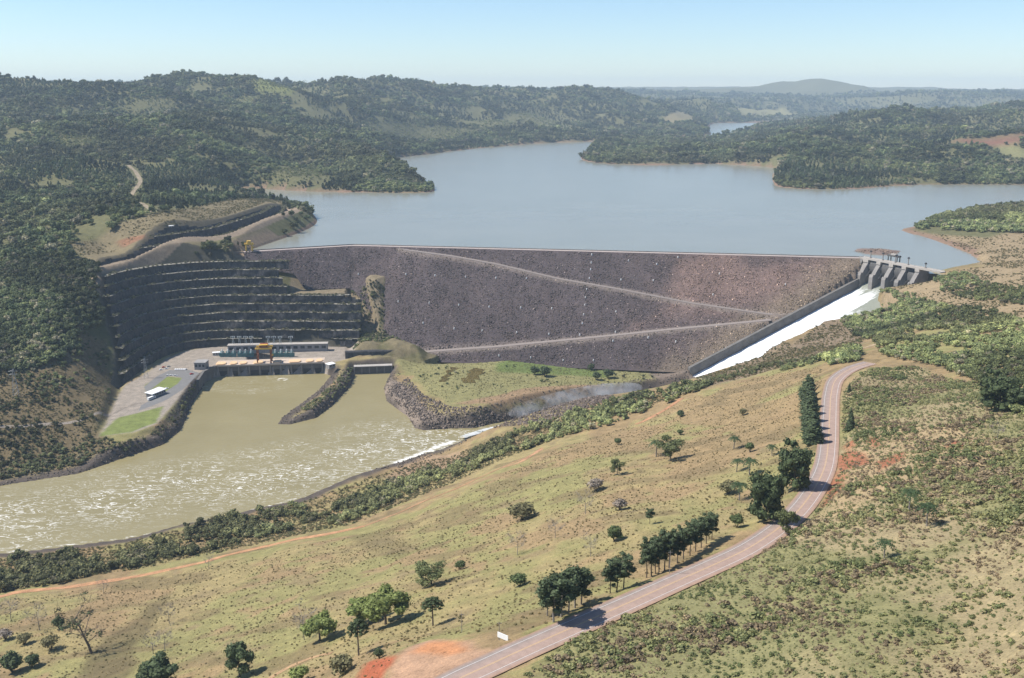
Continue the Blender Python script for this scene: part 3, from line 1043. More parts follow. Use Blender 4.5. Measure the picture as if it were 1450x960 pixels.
def keep_lake(x, y):
    s = signed(x, y, LAKE, 120)
    rel = np.stack([x - DA[0], y - DA[1]], -1)
    ok = ((rel @ DN) < -4) | (x > DB[0] - 4) | (x < DA[0])
    e0 = (DA - DA0)[:2] / np.linalg.norm((DA - DA0)[:2]); n0 = np.array([e0[1], -e0[0]])
    ok &= (((np.stack([x - DA0[0], y - DA0[1]], -1)) @ n0) < -4) | (x > DA[0])
    rs = np.stack([x - SO[0], y - SO[1]], -1)
    ok &= ~((x > DB[0] - 4) & ((rs @ CD) > -3))
    return (s > -40) & ok


lme, _ = grid_sheet("reservoir", -1200, 3200, 1100, 7200, 8.0, 0.0, keep_lake, M['lake'])
reservoir = tag(link("reservoir", lme), kind="structure")


def keep_river(x, y):
    return signed(x, y, RIVERP, 60) > -5


rme, rv_ = grid_sheet("river", -620, 260, 500, 1175, 2.5, RIVER, keep_river, M['river'])
fx, fy = rv_[:, 0], rv_[:, 1]
_rap = at(*np.array([(-60, 760), (100, 715), (250, 690), (430, 660), (560, 625), (640, 620)]).T, RIVER)
dr = seg_dist(fx, fy, _rap, False)
_up = at(*np.array([(260, 640), (400, 650), (480, 640)]).T, RIVER)
fr = np.clip(1.15 - dr / 75, 0, 1)
fr = np.maximum(fr, .25 * (np.hypot(fx + 310, fy - 1130) < 60))
_wh = at(*np.array([(560, 655), (600, 641), (625, 630), (640, 625)]).T, RIVER)
sol = np.clip(.66 - seg_dist(fx, fy, _wh, False) / 22, 0, 1)
_w2 = np.array([[210, 1070], [130, 1048], [92, 1030], [50, 1000], [10, 970]])
sol = np.maximum(sol, np.clip(1.1 - seg_dist(fx, fy, _w2, False) / 15, 0, 1))
_boil = at(400, 537, RIVER)
dbl = np.hypot((fx - _boil[0]), (fy - _boil[1]))
sol = np.maximum(sol, .62 * np.exp(-((dbl - 5) / 2.5) ** 2))
_shore = smooth_line(at(*np.array([(-60, 789), (0, 783), (100, 771), (200, 758), (300, 737), (420, 706)]).T, RIVER), 10)
sol = np.maximum(sol, np.clip(.50 - seg_dist(fx, fy, _shore, False) / 14, 0, 1))
fc = rme.color_attributes.new("foam", 'FLOAT_COLOR', 'POINT')
fc.data.foreach_set("color", np.stack([fr, sol, 0 * fr, 1 + 0 * fr], -1).astype(np.float32).ravel())
river = tag(link("river", rme), kind="structure")

# ------------------------------------------------------------------ the rockfill dam
L0 = np.linalg.norm((DA - DA0)[:2]); L1 = np.linalg.norm((DB - DA)[:2])
E0 = (DA - DA0)[:2] / L0; N0 = np.array([E0[1], -E0[0]])


def crest(s):
    """plan point on the crest's downstream edge, downstream normal, height; s = 0 at the bend"""
    s = np.asarray(s, float)
    k = sstep(-14, 14, s)[..., None]
    p = np.where(s[..., None] < 0, DA[:2] + E0 * s[..., None], DA[:2] + DE * s[..., None])
    n = N0 * (1 - k) + DN * k
    n = n / np.linalg.norm(n, axis=-1, keepdims=True)
    return p, n, np.where(s < 0, 5 + s / L0 * 1.0, 5.0)


def on_face(u, v, slope=1.42):
    d = rays(u, v)
    # plane through DA with downstream normal DN: (p-DA).DN = slope*(5-z)
    A = d[:2] @ DN + slope * d[2]
    Bc = slope * (5 - CAMZ) + DA[:2] @ DN
    t = Bc / A
    q = d * t
    return (q[:2] - DA[:2]) @ DE, q[2] + CAMZ


R1 = np.array([on_face(u, v) for u, v in [(556, 350.5), (640, 362), (700, 373), (790, 395), (880, 411), (980, 431), (1088, 447)]])
R2 = np.array([on_face(u, v) for u, v in [(480, 507), (560, 504), (620, 499), (700, 493), (820, 481), (950, 467), (1088, 453)]])
LEDGE = 11.0


def ramp_z(s):
    z1 = np.interp(s, R1[:, 0], R1[:, 1]); z2 = np.interp(s, R2[:, 0], R2[:, 1])
    w1 = LEDGE * sstep(R1[0, 0] - 2, R1[0, 0] + 30, s) * (1 - sstep(R1[-1, 0] + 10, R1[-1, 0] + 40, s))
    w2 = LEDGE * (1 - sstep(R2[-1, 0] + 10, R2[-1, 0] + 40, s)) * sstep(100, 135, s)
    return np.minimum(z1, 4.5), np.minimum(z2, np.minimum(z1, 4.5) - 2.0), w1, w2


def face_off(s, z):
    z1, z2, w1, w2 = ramp_z(s)
    return 1.19 * (5 - z) + w1 * (z < z1 - .01) + w2 * (z < z2 - .01)


S = np.arange(-L0, L1 + 2, 3.0)
cp, cn, cz = crest(S)
z1, z2, w1, w2 = ramp_z(S)
rows = []
lane1, lane2 = [], []


def face_row(z, off):
    wob = (fbm(S, z, 9, 31, 3) - .5) * 1.6
    q = np.stack([cp[:, 0] + cn[:, 0] * (off + wob), cp[:, 1] + cn[:, 1] * (off + wob), z], -1)
    rl = q[:, :2] - SO
    bb, cc = rl @ BD, rl @ CD
    q[:, 2] = np.where((bb > 0) & (cc > 5), np.minimum(q[:, 2], chute_z(cc) - 4), q[:, 2])
    return q


NB = 14
ZB = np.interp(S, [-L0, -88, -78, 18, 105, 130], [-12, -24, -42, -46, -110, -114])
z1 = np.maximum(z1, ZB + 1.5); z2 = np.maximum(z2, ZB + .8)
for k in range(NB + 1):
    z = cz + (z1 - cz) * k / NB
    rows.append(face_row(z, 1.19 * (5 - z)))
for k in range(NB + 1):
    z = z1 + (z2 - z1) * k / NB
    rows.append(face_row(z, 1.19 * (5 - z) + w1))
for k in range(NB + 1):
    z = z2 + (np.minimum(ZB, z2 - .5) - z2) * k / NB
    rows.append(face_row(z, 1.19 * (5 - z) + w1 + w2))
R = np.array(rows)
nr, nc = R.shape[:2]
ii = np.arange(nr * nc).reshape(nr, nc)
fq = np.stack([ii[:-1, :-1], ii[1:, :-1], ii[1:, 1:], ii[:-1, 1:]], -1).reshape(-1, 4)

# rock colour of the face: dark basalt, weathered red towards the spillway
RED = np.array([on_face(u, v) for u, v in [(955, 357), (1228, 370), (1100, 452), (895, 468), (932, 425), (948, 390)]])


def rock_colour(s, z):
    q = signed(s, z, RED, 200)
    k = sstep(-16, 22, q + (fbm(s, z, 40, 41) - .5) * 46)
    k2 = sstep(330, 640, s) * .35
    k = np.clip(np.maximum(k * .9, k2) + (fbm(s, z, 26, 47) - .56) * .5, 0, 1)
    c = lay(np.broadcast_to(np.array((.082, .066, .068)), s.shape + (3,)), k, (.185, .128, .112))
    c = c * (.75 + .5 * fbm(s, z, 30, 43))[..., None]
    _p, _n, _ = crest(s)
    _q = _p + _n * face_off(s, z)[..., None] - SO
    kb = sstep(-50, -14, _q @ BD + (fbm(s, z, 14, 46) - .5) * 26)
    c = lay(c, kb * .85, (.185, .145, .11))
    a1, a2, u1, u2 = ramp_z(s)
    wb = (fbm(s, z, 8, 45) - .5) * 3
    k = np.maximum((z < a1 + .5) * (1 - sstep(1.5, 4.5, a1 - z + wb)) * (u1 > 2), (z < a2 + .5) * (1 - sstep(1.5, 4.5, a2 - z + wb)) * (u2 > 2))
    return lay(c, k * .7, (.20, .165, .145))


dam = empty("rockfill_dam", (float(cp[:, 0].mean()), float(cp[:, 1].mean()), -110))
tag(dam, "long dark rockfill dam with zigzag access ramp across its face", "dam")
DORG = np.array(dam.location)
me = mesh_np("downstream_face", R.reshape(-1, 3) - DORG, fq, M['ground'])
SS = np.broadcast_to(S, (nr, nc))
dc = me.color_attributes.new("soil", 'FLOAT_COLOR', 'POINT')
dc.data.foreach_set("color", np.concatenate([rock_colour(SS, R[..., 2]), np.ones((nr, nc, 1))], -1).astype(np.float32).ravel())
link("downstream_face", me, dam)


def strip_mesh(name, left, right, mat, parent=None, org=None):
    """ribbon between two polylines"""
    n = len(left)
    v = np.concatenate([left, right]) - (0 if org is None else org)
    i = np.arange(n - 1)
    me = mesh_np(name, v, np.stack([i, i + 1, n + i + 1, n + i], -1), mat)
    return link(name, me, parent)


for zz, ww, wi, lo, hi in ((z1, w1, 0, R1[0, 0], R1[-1, 0] + 6), (z2, w2, w1, 108, R2[-1, 0] + 4)):
    mm = (S > lo) & (S < hi)
    o0 = (1.19 * (5 - zz) + wi)
    a = np.stack([cp[:, 0] + cn[:, 0] * (o0 - .5), cp[:, 1] + cn[:, 1] * (o0 - .5), zz + .35], -1)[mm]
    q = o0 + np.maximum(ww, .1) - 1.2
    b_ = np.stack([cp[:, 0] + cn[:, 0] * q, cp[:, 1] + cn[:, 1] * q, zz + .35], -1)[mm]
    strip_mesh("ramp_road", a[::-1], b_[::-1], M['gravel'], dam, DORG)

# crest: road, parapet, upstream slab
a = np.stack([cp[:, 0] - cn[:, 0] * 0, cp[:, 1] - cn[:, 1] * 0, cz + .05], -1)
b_ = np.stack([cp[:, 0] - cn[:, 0] * 8.6, cp[:, 1] - cn[:, 1] * 8.6, cz + .05], -1)
M['crest'] = plain('crest_gravel', (.36, .30, .27), .95, .15, .4)
strip_mesh("crest_road", b_[::-1], a[::-1], M['crest'], dam, DORG)
pv = []
for off, z in ((8.6, 1.3), (8.6, -.1), (9.1, 1.3), (9.1, -9)):
    pv.append(np.stack([cp[:, 0] - cn[:, 0] * off, cp[:, 1] - cn[:, 1] * off, cz + z], -1))
n = len(S); i = np.arange(n - 1)
f = np.concatenate([np.stack([p * n + i, p * n + i + 1, q * n + i + 1, q * n + i], -1) for p, q in ((1, 0), (0, 2), (2, 3))])
link("parapet", mesh_np("parapet", np.concatenate(pv) - DORG, f, M['darkconcrete']), dam)

# rocks lying on the face (uncountable)
nrk = 60000
rs = rng.random(nrk) * (L0 + L1) - L0
rz = 4 - rng.random(nrk) ** .9 * 116
ok = rz > np.interp(rs, S, ZB)
q1, q2, v1, v2 = ramp_z(rs)
off = face_off(rs, rz)
p, nn, _ = crest(rs)
pts = np.stack([p[:, 0] + nn[:, 0] * off, p[:, 1] + nn[:, 1] * off, rz], -1)
g_ = sample(pts[:, 0], pts[:, 1])
ok &= (pts[:, 2] > g_ - 1)
_rl = pts[:, :2] - SO
ok &= ~((_rl @ BD > -1) & (_rl @ CD > 5))
ok &= ~((rz < q1 + .2) & (rz > q1 - .4)) & ~((rz < q2 + .2) & (rz > q2 - .4))
pts, rs, rz = pts[ok], rs[ok], rz[ok]
n = len(pts)
sz = .7 + 1.5 * rng.random(n) ** 2.5
scatter("rockfill", pts - DORG, np.stack([sz * 1.2, sz, sz * .9], -1), rng.random((n, 3)) * 6.28, rock_colour(rs, rz) * (.45 + 1.2 * rng.random(n) ** 1.6 + 2.2 * (rng.random(n) < .03))[:, None], rng.integers(0, 6, n), BOULDERS, None, None, parent=dam)

# white survey markers in rows on the face
mk = MB(); mk.prism([(math.cos(t) * .75, math.sin(t) * .75) for t in np.arange(6) * math.pi / 3], -1.0, 1.1); mk.prism([(math.cos(t) * .5, math.sin(t) * .5) for t in np.arange(6) * math.pi / 3], 1.1, 1.6)
mk_me = mk.mesh("survey_marker", M['white'])
MARKS = [(505, 390), (576, 388), (617, 390), (660, 392), (703, 393), (746, 394), (563, 428), (607, 430), (649, 433), (692, 436), (737, 437), (781, 438), (597, 460), (641, 468), (681, 471), (730, 474), (776, 476), (820, 477), (871, 473),
         (838, 361), (837, 373), (836, 383), (834, 396), (831, 410), (829, 422), (828, 433), (826, 447), (824, 460), (879, 398), (925, 399), (872, 443), (918, 478), (957, 484), (868, 483), (751, 508), (706, 505), (797, 512), (840, 512), (1113, 405), (1019, 389), (960, 365), (1010, 420), (890, 370), (930, 375)]
for u, v in MARKS:
    s, z = on_face(u, v)
    o_ = face_off(s, z)
    p, nn, _ = crest(s)
    link("survey_marker", mk_me, dam, (float(p[0] + nn[0] * o_ - DORG[0]), float(p[1] + nn[1] * o_ - DORG[1]), float(z + .5 - DORG[2])))

# ------------------------------------------------------------------ stepped rock cuts
m, nt, b = new_mat("cut_rock")
g = N(nt, "ShaderNodeNewGeometry")
mp = N(nt, "ShaderNodeMapping"); mp.inputs["Scale"].default_value = (1, 1, .45)
nt.links.new(g.outputs["Position"], mp.inputs[0])
n1 = noise(nt, .22, 6, .7, mp.outputs[0])
n2 = noise(nt, .9, 4, .7, g.outputs["Position"])
r = ramp(nt, math_n(nt, 'ADD', math_n(nt, 'MULTIPLY', n1.outputs[0], .65), math_n(nt, 'MULTIPLY', n2.outputs[0], .35)), [(.34, (.020, .020, .022)), (.48, (.047, .046, .049)), (.6, (.085, .081, .078)), (.72, (.18, .17, .155))])
nt.links.new(r.outputs[0], b.inputs["Base Color"]); b.inputs["Roughness"].default_value = .95
b.inputs["Specular IOR Level"].default_value = .1
bp = N(nt, "ShaderNodeBump", Strength=.9, Distance=1.2); nt.links.new(n1.outputs[0], bp.inputs["Height"]); nt.links.new(bp.outputs[0], b.inputs["Normal"])
M['cutrock'] = m
M['tread'] = plain('bench_grass', (.20, .185, .15), .95, .5, .25)


def stepped_cut(name, line, side, z0, steps, seed, shrub_pts):
    """a bowl of rock benches: line = toe, side = +1 when the hill is on the left of the line"""
    t = np.gradient(line[:, :2], axis=0)
    t /= np.linalg.norm(t, axis=1)[:, None]
    nrm = np.stack([-t[:, 1], t[:, 0]], -1) * side
    for _ in range(30):
        nrm[1:-1] = (nrm[:-2] + nrm[1:-1] * 2 + nrm[2:]) / 4
    nrm /= np.linalg.norm(nrm, axis=1)[:, None]
    arc = np.concatenate([[0], np.cumsum(np.linalg.norm(np.diff(line[:, :2], axis=0), axis=1))])
    root = tag(bpy.data.objects.new(name, None), kind="structure"); COL.objects.link(root)
    org = np.array([line[:, 0].mean(), line[:, 1].mean(), z0]); root.location = org

    def rowv(d, z, sd, amp):
        w = (fbm(arc, z + d * 3, 15, seed + sd, 4) - .5) * amp * 1.35
        dd = d + w
        x = line[:, 0] + nrm[:, 0] * dd; y = line[:, 1] + nrm[:, 1] * dd
        zz = z + (fbm(arc, d, 25, seed + 9, 2) - .5) * 1.2
        nt_ = sample(x, y, MASK['nat']) - .5
        zz = np.where(zz > nt_, nt_ - 900, zz)
        return np.stack([x, y, zz], -1)
    d = 0.0; z = z0 - 1
    full = (line.copy(), nrm.copy(), arc.copy())
    for k, (h, run, tread) in enumerate(steps):
        sel = np.ones(len(full[0]), bool)
        if side < 0 and z + h > -44:
            sel = full[0][:, 0] < -296 - 6 * (k % 3)
        line, nrm, arc = full[0][sel], full[1][sel], full[2][sel]
        n = len(line); i = np.arange(n - 1)
        wall = [rowv(d + run * f, z + h * f, k * 3, 4.2 + 1.4 * (f > .2) * (f < .9)) for f in (0, .15, .35, .55, .78, 1.0)]
        q = np.concatenate([np.stack([j * n + i, j * n + i + 1, (j + 1) * n + i + 1, (j + 1) * n + i], -1) for j in range(5)])
        wv = np.concatenate(wall)
        q = q[(wv[q][:, :, 2] > -300).all(1)]
        wv[:, 2] = np.where(wv[:, 2] < -300, wv[:, 2] + 900, wv[:, 2])
        if not len(q):
            d += run + tread; z += h
            continue
        link("rock_wall", mesh_np("rock_wall", wv - org, q, M['cutrock']), root)
        d += run; z += h
        tr = [wall[-1] + (0, 0, .0), rowv(d + tread * .5, z + .2, k * 3 + 1, 2.0), rowv(d + tread + 1.2, z + .3, k * 3 + 3, 4.2)]
        q = np.concatenate([np.stack([j * n + i, j * n + i + 1, (j + 1) * n + i + 1, (j + 1) * n + i], -1) for j in range(2)])
        tv = np.concatenate(tr)
        q = q[(tv[q][:, :, 2] > -300).all(1)]
        tv[:, 2] = np.where(tv[:, 2] < -300, tv[:, 2] + 900, tv[:, 2])
        if len(q):
            link("bench", mesh_np("bench", tv - org, q, M['tread']), root)
        mid = tr[1]
        m_ = rng.integers(0, n, int(n * 4))
        f = rng.random(len(m_))[:, None]
        pp = np.where(rng.random((len(m_), 1)) < .55, tr[0][m_] * (1 - f * .6) + tr[1][m_] * f * .6, tr[1][m_] * (1 - f) + tr[2][m_] * f)
        shrub_pts.append(pp[pp[:, 2] > z - 2])
        d += tread
    return root


bench_shrubs = []
stepped_cut("lower_rock_cut", CUTA, -1, PLAT, [(10.2, 1.2, 5.6)] * 10, 50, bench_shrubs)
stepped_cut("upper_rock_cut", CUTB, 1, 4.0, [(11.0, 5.0, 6.5), (11, 5.0, 6.5), (11, 5, 6)], 80, bench_shrubs)
bp_ = np.concatenate(bench_shrubs)
n = len(bp_)
sz = .9 + 2.9 * rng.random(n) ** 2
kt = rng.random(n)[:, None]
scatter("bench_scrub", bp_, np.stack([sz * 1.2, sz * 1.2, sz], -1), rand_turn(n), np.array((.07, .08, .038)) * (1 - kt) + np.array((.22, .20, .135)) * kt, rng.integers(0, 5, n), SHRUBS, "low scrub along the rock benches above the powerhouse", "scrub")

# ------------------------------------------------------------------ roads
m, nt, b = new_mat("road_asphalt")
uv = N(nt, "ShaderNodeVertexColor", layer_name="soil")
g = N(nt, "ShaderNodeNewGeometry")
n1 = noise(nt, .35, 5, .65, g.outputs["Position"]); n2 = noise(nt, 3.0, 3, .6, g.outputs["Position"])
r = ramp(nt, math_n(nt, 'ADD', math_n(nt, 'MULTIPLY', n1.outputs[0], .6), math_n(nt, 'MULTIPLY', n2.outputs[0], .4)), [(.3, (.78, .78, .78)), (.7, (1.25, 1.22, 1.2))])
nt.links.new(mix(nt, 1.0, uv.outputs[0], r.outputs[0], 'MULTIPLY'), b.inputs["Base Color"]); b.inputs["Roughness"].default_value = .9
b.inputs["Specular IOR Level"].default_value = .15
M['asphalt'] = m


def offset_line(line, d, dz=0.0):
    t = np.gradient(line[:, :2], axis=0); t /= np.linalg.norm(t, axis=1)[:, None]
    return np.stack([line[:, 0] - t[:, 1] * d, line[:, 1] + t[:, 0] * d, line[:, 2] + dz], -1)


def ribbon(name, line, offs, cols, mat, dz=0.0, parent=None, org=None):
    ls = [offset_line(line, d, dz - abs(d) * .012) for d in offs]
    n = len(line); i = np.arange(n - 1)
    f = np.concatenate([np.stack([j * n + i, (j + 1) * n + i, (j + 1) * n + i + 1, j * n + i + 1], -1) for j in range(len(offs) - 1)])[:, ::-1]
    v = np.concatenate(ls) - (0 if org is None else org)
    me = mesh_np(name, v, f, mat)
    if cols is not None:
        c = np.concatenate([np.tile(np.array(c), (n, 1)) for c in cols])
        ca = me.color_attributes.new("soil", 'FLOAT_COLOR', 'POINT')
        ca.data.foreach_set("color", np.concatenate([c, np.ones((len(c), 1))], 1).astype(np.float32).ravel())
    return link(name, me, parent)


RL = smooth_line(ROAD, 2.0)
dust = (.31, .20, .135)
asp, pink = (.26, .215, .19), (.32, .235, .195)
# on this line the left offset is towards the river
ribbon("road", RL, [5.6, 4.3, 3.7, .6, 0, -.6, -3.5, -4.1, -5.6], [dust, asp, asp, pink, pink, pink, pink, pink, dust], M['asphalt'], .02)
tag(bpy.data.objects["road"], kind="structure")
road = bpy.data.objects["road"]
M['linewhite'] = plain('road_line_white', (.62, .59, .55), .7, .12, .8)
M['lineyellow'] = plain('road_line_yellow', (.52, .36, .20), .7, .15, .8)
ribbon("edge_line", RL, [3.64, 3.48], None, M['linewhite'], .065, road)
ribbon("edge_line", RL, [-3.48, -3.64], None, M['linewhite'], .065, road)
ribbon("centre_line", RL, [.26, .08], None, M['lineyellow'], .04, road)
ribbon("centre_line", RL, [-.08, -.26], None, M['lineyellow'], .04, road)


def track(name, pts, w, col, step=3.0, lift=.14, seed=0):
    l = hits(pts)
    l = smooth_line(l, step)
    l[:, 2] = sample(l[:, 0], l[:, 1])
    ww = w * (.75 + .5 * fbm(np.arange(len(l)) * step, np.zeros(len(l)), 14, seed + 60, 3))
    out = []
    for k in (-.5, -.2, .2, .5):
        q = offset_line(l, 1.0) - l
        q = l + q * (k * ww)[:, None]
        q[:, 2] = sample(q[:, 0], q[:, 1]) + lift
        out.append(q)
    n = len(l); i = np.arange(n - 1)
    f = np.concatenate([np.stack([j * n + i, j * n + i + 1, (j + 1) * n + i + 1, (j + 1) * n + i], -1) for j in range(3)])
    me = mesh_np(name, np.concatenate(out), f, M['ground'])
    ca = me.color_attributes.new("soil", 'FLOAT_COLOR', 'POINT')
    c = np.tile(np.array(col), (4 * n, 1)) * (.8 + .4 * rng.random((4 * n, 1)))
    ca.data.foreach_set("color", np.concatenate([c, np.ones((4 * n, 1))], 1).astype(np.float32).ravel())
    return tag(link(name, me), kind="structure")


track("dirt_track", [(-60, 855), (0, 845), (30, 838), (120, 828), (200, 815), (280, 798), (340, 782), (400, 768), (460, 757), (515, 745)], 7.0, (.38, .21, .115), seed=1)
track("dirt_track", [(515, 745), (560, 728), (620, 702), (680, 676), (715, 660), (745, 648), (768, 634)], 3.0, (.33, .19, .11), seed=2)
track("dirt_track", [(900, 601), (920, 592), (945, 578), (965, 564)], 5.0, (.34, .185, .105), seed=3)
track("dirt_track", [(712, 662), (735, 655), (752, 645), (768, 636)], 4.6, (.35, .205, .12), seed=4)
track("farm_track", [(360, 975), (400, 950), (440, 932), (470, 925)], 3.0, (.32, .21, .12), seed=5)
track("access_road", [(-60, 602), (0, 604), (60, 601), (110, 596), (150, 588), (176, 577), (200, 570)], 4.5, (.22, .19, .16), seed=6)
track("farm_track", [(182, 234), (192, 243), (199, 256), (194, 265), (187, 277), (198, 288), (215, 300)], 8, (.27, .22, .155), 8, .5, seed=7)
_sr = offset_line(CUTB, -7.0); _sr[:, 2] = 3.95
ribbon("shore_road", _sr[(_sr[:, 0] > DA0[0] - 60)], [3.6, 0, -3.6], [(.40, .31, .25)] * 3, M['asphalt'], .1)
tag(bpy.data.objects["shore_road"], kind="structure")
track("access_road", [(1208, 497), (1222, 493), (1238, 488), (1248, 485)], 5, (.33, .25, .16), seed=9)

# ------------------------------------------------------------------ woods
FOREST_L = zone([(-200, 345), (95, 345), (120, 372), (150, 385), (160, 420), (152, 455), (112, 468), (115, 505), (60, 520), (0, 530), (-200, 530)])
PLAT_Z = zone(Z_PLATEAU)


def lump_field(x, y, s, seed):
    return fbm(x, y, s, seed, 3)


def candidates(poly, spacing):
    """jittered points inside a plan polygon"""
    p = np.asarray(poly)[:, :2]
    xs = np.arange(p[:, 0].min(), p[:, 0].max(), spacing); ys = np.arange(p[:, 1].min(), p[:, 1].max(), spacing)
    gx, gy = np.meshgrid(xs, ys)
    gx = (gx + (rng.random(gx.shape) - .5) * spacing * .95).ravel(); gy = (gy + (rng.random(gy.shape) - .5) * spacing * .95).ravel()
    k = inside(gx, gy, p)
    return gx[k], gy[k]


def woods(name, label, x, y, hgt, tint, pick=None, sink=.04):
    n = len(x)
    z = sample(x, y)
    p = np.stack([x, y, z - hgt * sink], -1)
    wd = .85 + .4 * rng.random(n)
    return scatter(name, p, np.stack([hgt * wd, hgt * wd, hgt], -1), rand_turn(n, .05), tint, rng.integers(0, 6, n) if pick is None else pick, FOREST, label, "woodland")


DARKG, MIDG, LIGHTG, GREYG = np.array((.068, .084, .040)), np.array((.112, .126, .056)), np.array((.155, .165, .072)), np.array((.21, .18, .13))


def wood_tint(x, y, light=.0):
    n = len(x)
    k = sstep(.40, .66, fbm(x, y, 130, 71) * .55 + rng.random(n) * .45 + light)[:, None]
    c = DARKG * (1 - k) + MIDG * k
    k = sstep(.60, .78, fbm(x, y, 170, 77) * .7 + rng.random(n) * .3 + light)[:, None]
    c = c * (1 - k) + LIGHTG * k
    k = ((rng.random(n) < .09) * 1.0)[:, None]
    c = c * (1 - k * .7) + GREYG * k * .7
    c = c * (.70 + 1.0 * sstep(.36, .64, fbm(x, y, 90, 79, 2)))[:, None]
    kw = sstep(.5, .64, fbm(x, y, 240, 83, 2))[:, None]
    c = c * (1 - kw * .35) + np.array((.16, .145, .075)) * kw * .35
    return c * (.65 + .7 * rng.random((n, 1)))


LIGHT_FIELDS = [zone(q) for q in ([(360, 116), (420, 126), (415, 138), (365, 132)], [(330, 140), (370, 138), (350, 148)], [(520, 176), (560, 170), (640, 180), (690, 182), (660, 192), (580, 196), (530, 190)],
                                  [(85, 195), (130, 195), (130, 210), (90, 210)], [(170, 150), (240, 140), (250, 155), (180, 162)], [(380, 255), (440, 240), (470, 255), (420, 270), (370, 268)], [(640, 172), (760, 165), (820, 172), (700, 182)])]
FARM = hits([(182, 234), (192, 243), (199, 256), (194, 265), (187, 277), (198, 288), (215, 300)])
wx, wy, wh = [], [], []
for y0, y1, spc, hh in ((1230, 2600, 7.2, 9.5), (2600, 4600, 11.0, 12.5), (4600, 7800, 20, 18), (7800, 12500, 42, 26)):
    x, y = candidates([(-.66 * y1, y0), (.66 * y1, y0), (.66 * y1, y1), (-.66 * y1, y1)], spc)
    k = np.abs(x) < .66 * y + 40
    x, y = x[k], y[k]
    lkv = sample(x, y, MASK['lake'])
    k = (lkv < -3 - 3 * rng.random(len(x)))
    k &= sample(x, y) > .6
    k &= (y > 2150) | (x < -60)
    k &= signed(x, y, PLAT_Z, 60) < 3
    k &= ~((sample(x, y, MASK['cuta']) > -30) & (sample(x, y, MASK['cuta']) < 75))
    cbv = sample(x, y, MASK['cutb'])
    k &= ~((cbv > -48) & (cbv < 52) & (y < 1560))
    k &= ~((cbv > -26) & (cbv < 52) & (y < 2300))
    dq = np.stack([x - DA[0], y - DA[1]], -1)
    k &= ~(((dq @ DN) > -75) & (x > DA0[0] - 5) & (y < 1500))
    k &= face_top(x, y) > 1e5
    gap = fbm(x, y, 85, 313, 3)
    k &= ~((gap > .655) & (rng.random(len(x)) < .85))
    for j_, pl in enumerate(CLEAR):
        if j_ not in (2, 3):
            k &= signed(x, y, pl, 100) + (fbm(x, y, 60, 321) - .5) * 50 < -4
    k &= ~((y < 3500) & (x < 0) & (seg_dist(x, y, FARM, False) < 6 + 8 * rng.random(len(x))))
    thin = fbm(x, y, 120, 99)
    k &= ~((y < 2100) & (x > -700) & (thin > .56) & (rng.random(len(x)) < .75))
    x, y = x[k], y[k]
    wx.append(x); wy.append(y); wh.append(np.full(len(x), hh) * (.5 + .55 * rng.random(len(x)) + .75 * (rng.random(len(x)) < .10)) * (.75 + .5 * fbm(x, y, 140, 311, 2)))
wx, wy, wh = map(np.concatenate, (wx, wy, wh))
lt = np.zeros(len(wx))
for pl in LIGHT_FIELDS:
    lt = np.maximum(lt, sstep(-30, 20, signed(wx, wy, pl, 400)))
near_tr = sample(wx, wy, MASK['lake'])
tnt = wood_tint(wx, wy)
tnt = tnt * (1 - lt[:, None]) + LIGHTG * 1.35 * (.8 + .4 * rng.random((len(wx), 1))) * lt[:, None]
wh = wh * (1 - .55 * lt)
pk = np.where(rng.random(len(wx)) < .82, rng.integers(0, 6, len(wx)), rng.integers(6, 10, len(wx)))
blk = fbm(wx, wy, 260, 123) > .60
pk = np.where(blk & (lt < .3), rng.integers(6, 8, len(wx)), pk)
tnt[blk & (lt < .3)] *= np.array((.62, .68, .75))
woods("woodland", "dense dark green forest covering the hills around the reservoir", wx, wy, wh, tnt, pk)
print("far trees", len(wx))

x, y = candidates(FOREST_L, 5.2)
k = (y < 1232) & ~((sample(x, y, MASK['cuta']) > -30) & (np.abs(sample(x, y) - sample(x, y, MASK['nat'])) > 1.0))
x, y = x[k], y[k]
woods("woodland", "dense green forest on the left slope beside the rock benches", x, y, 5 + 4.5 * rng.random(len(x)), wood_tint(x, y, .03))
x, y = candidates(zone(Z_SCRUB_L), 4.2)
k = (fbm(x, y, 30, 88) + rng.random(len(x)) * .3 > .63) & (sample(x, y, MASK['river']) < -9) & (sample(x, y, MASK['plat']) < -6)
x, y = x[k], y[k]
woods("bank_scrub", "patchy scrub and bushes on the left bank below the forest", x, y, 1.8 + 3 * rng.random(len(x)) ** 1.5, wood_tint(x, y, .05))
x, y = candidates(zone(Z_SCRUB_L), 2.2)
k = (fbm(x, y, 16, 89) + rng.random(len(x)) * .4 > .62) & (sample(x, y, MASK['river']) < -6) & (sample(x, y, MASK['plat']) < -4)
x, y = x[k], y[k]; n = len(x)
sz = .6 + 1.4 * rng.random(n) ** 2; kt = rng.random(n)[:, None]
scatter("bank_scrub", np.stack([x, y, sample(x, y) - .05], -1), np.stack([sz * 1.4, sz * 1.4, sz], -1), rand_turn(n), np.array((.075, .09, .035)) * (1 - kt) + np.array((.20, .155, .09)) * kt, rng.integers(0, 5, n), SHRUBS, "low brown and olive brush between the bushes of the left bank", "scrub")
x, y = candidates(zone([(500, 516), (520, 514), (505, 540), (470, 565), (440, 582), (425, 580), (455, 560), (480, 535)]), 2.6)
k = (sample(x, y, MASK['river']) < -2) & (rng.random(len(x)) < .5)
x, y = x[k], y[k]
woods("bank_scrub", "bushes growing on the rocky spit between the two channels", x, y, 1.2 + 2.4 * rng.random(len(x)), wood_tint(x, y, .10))
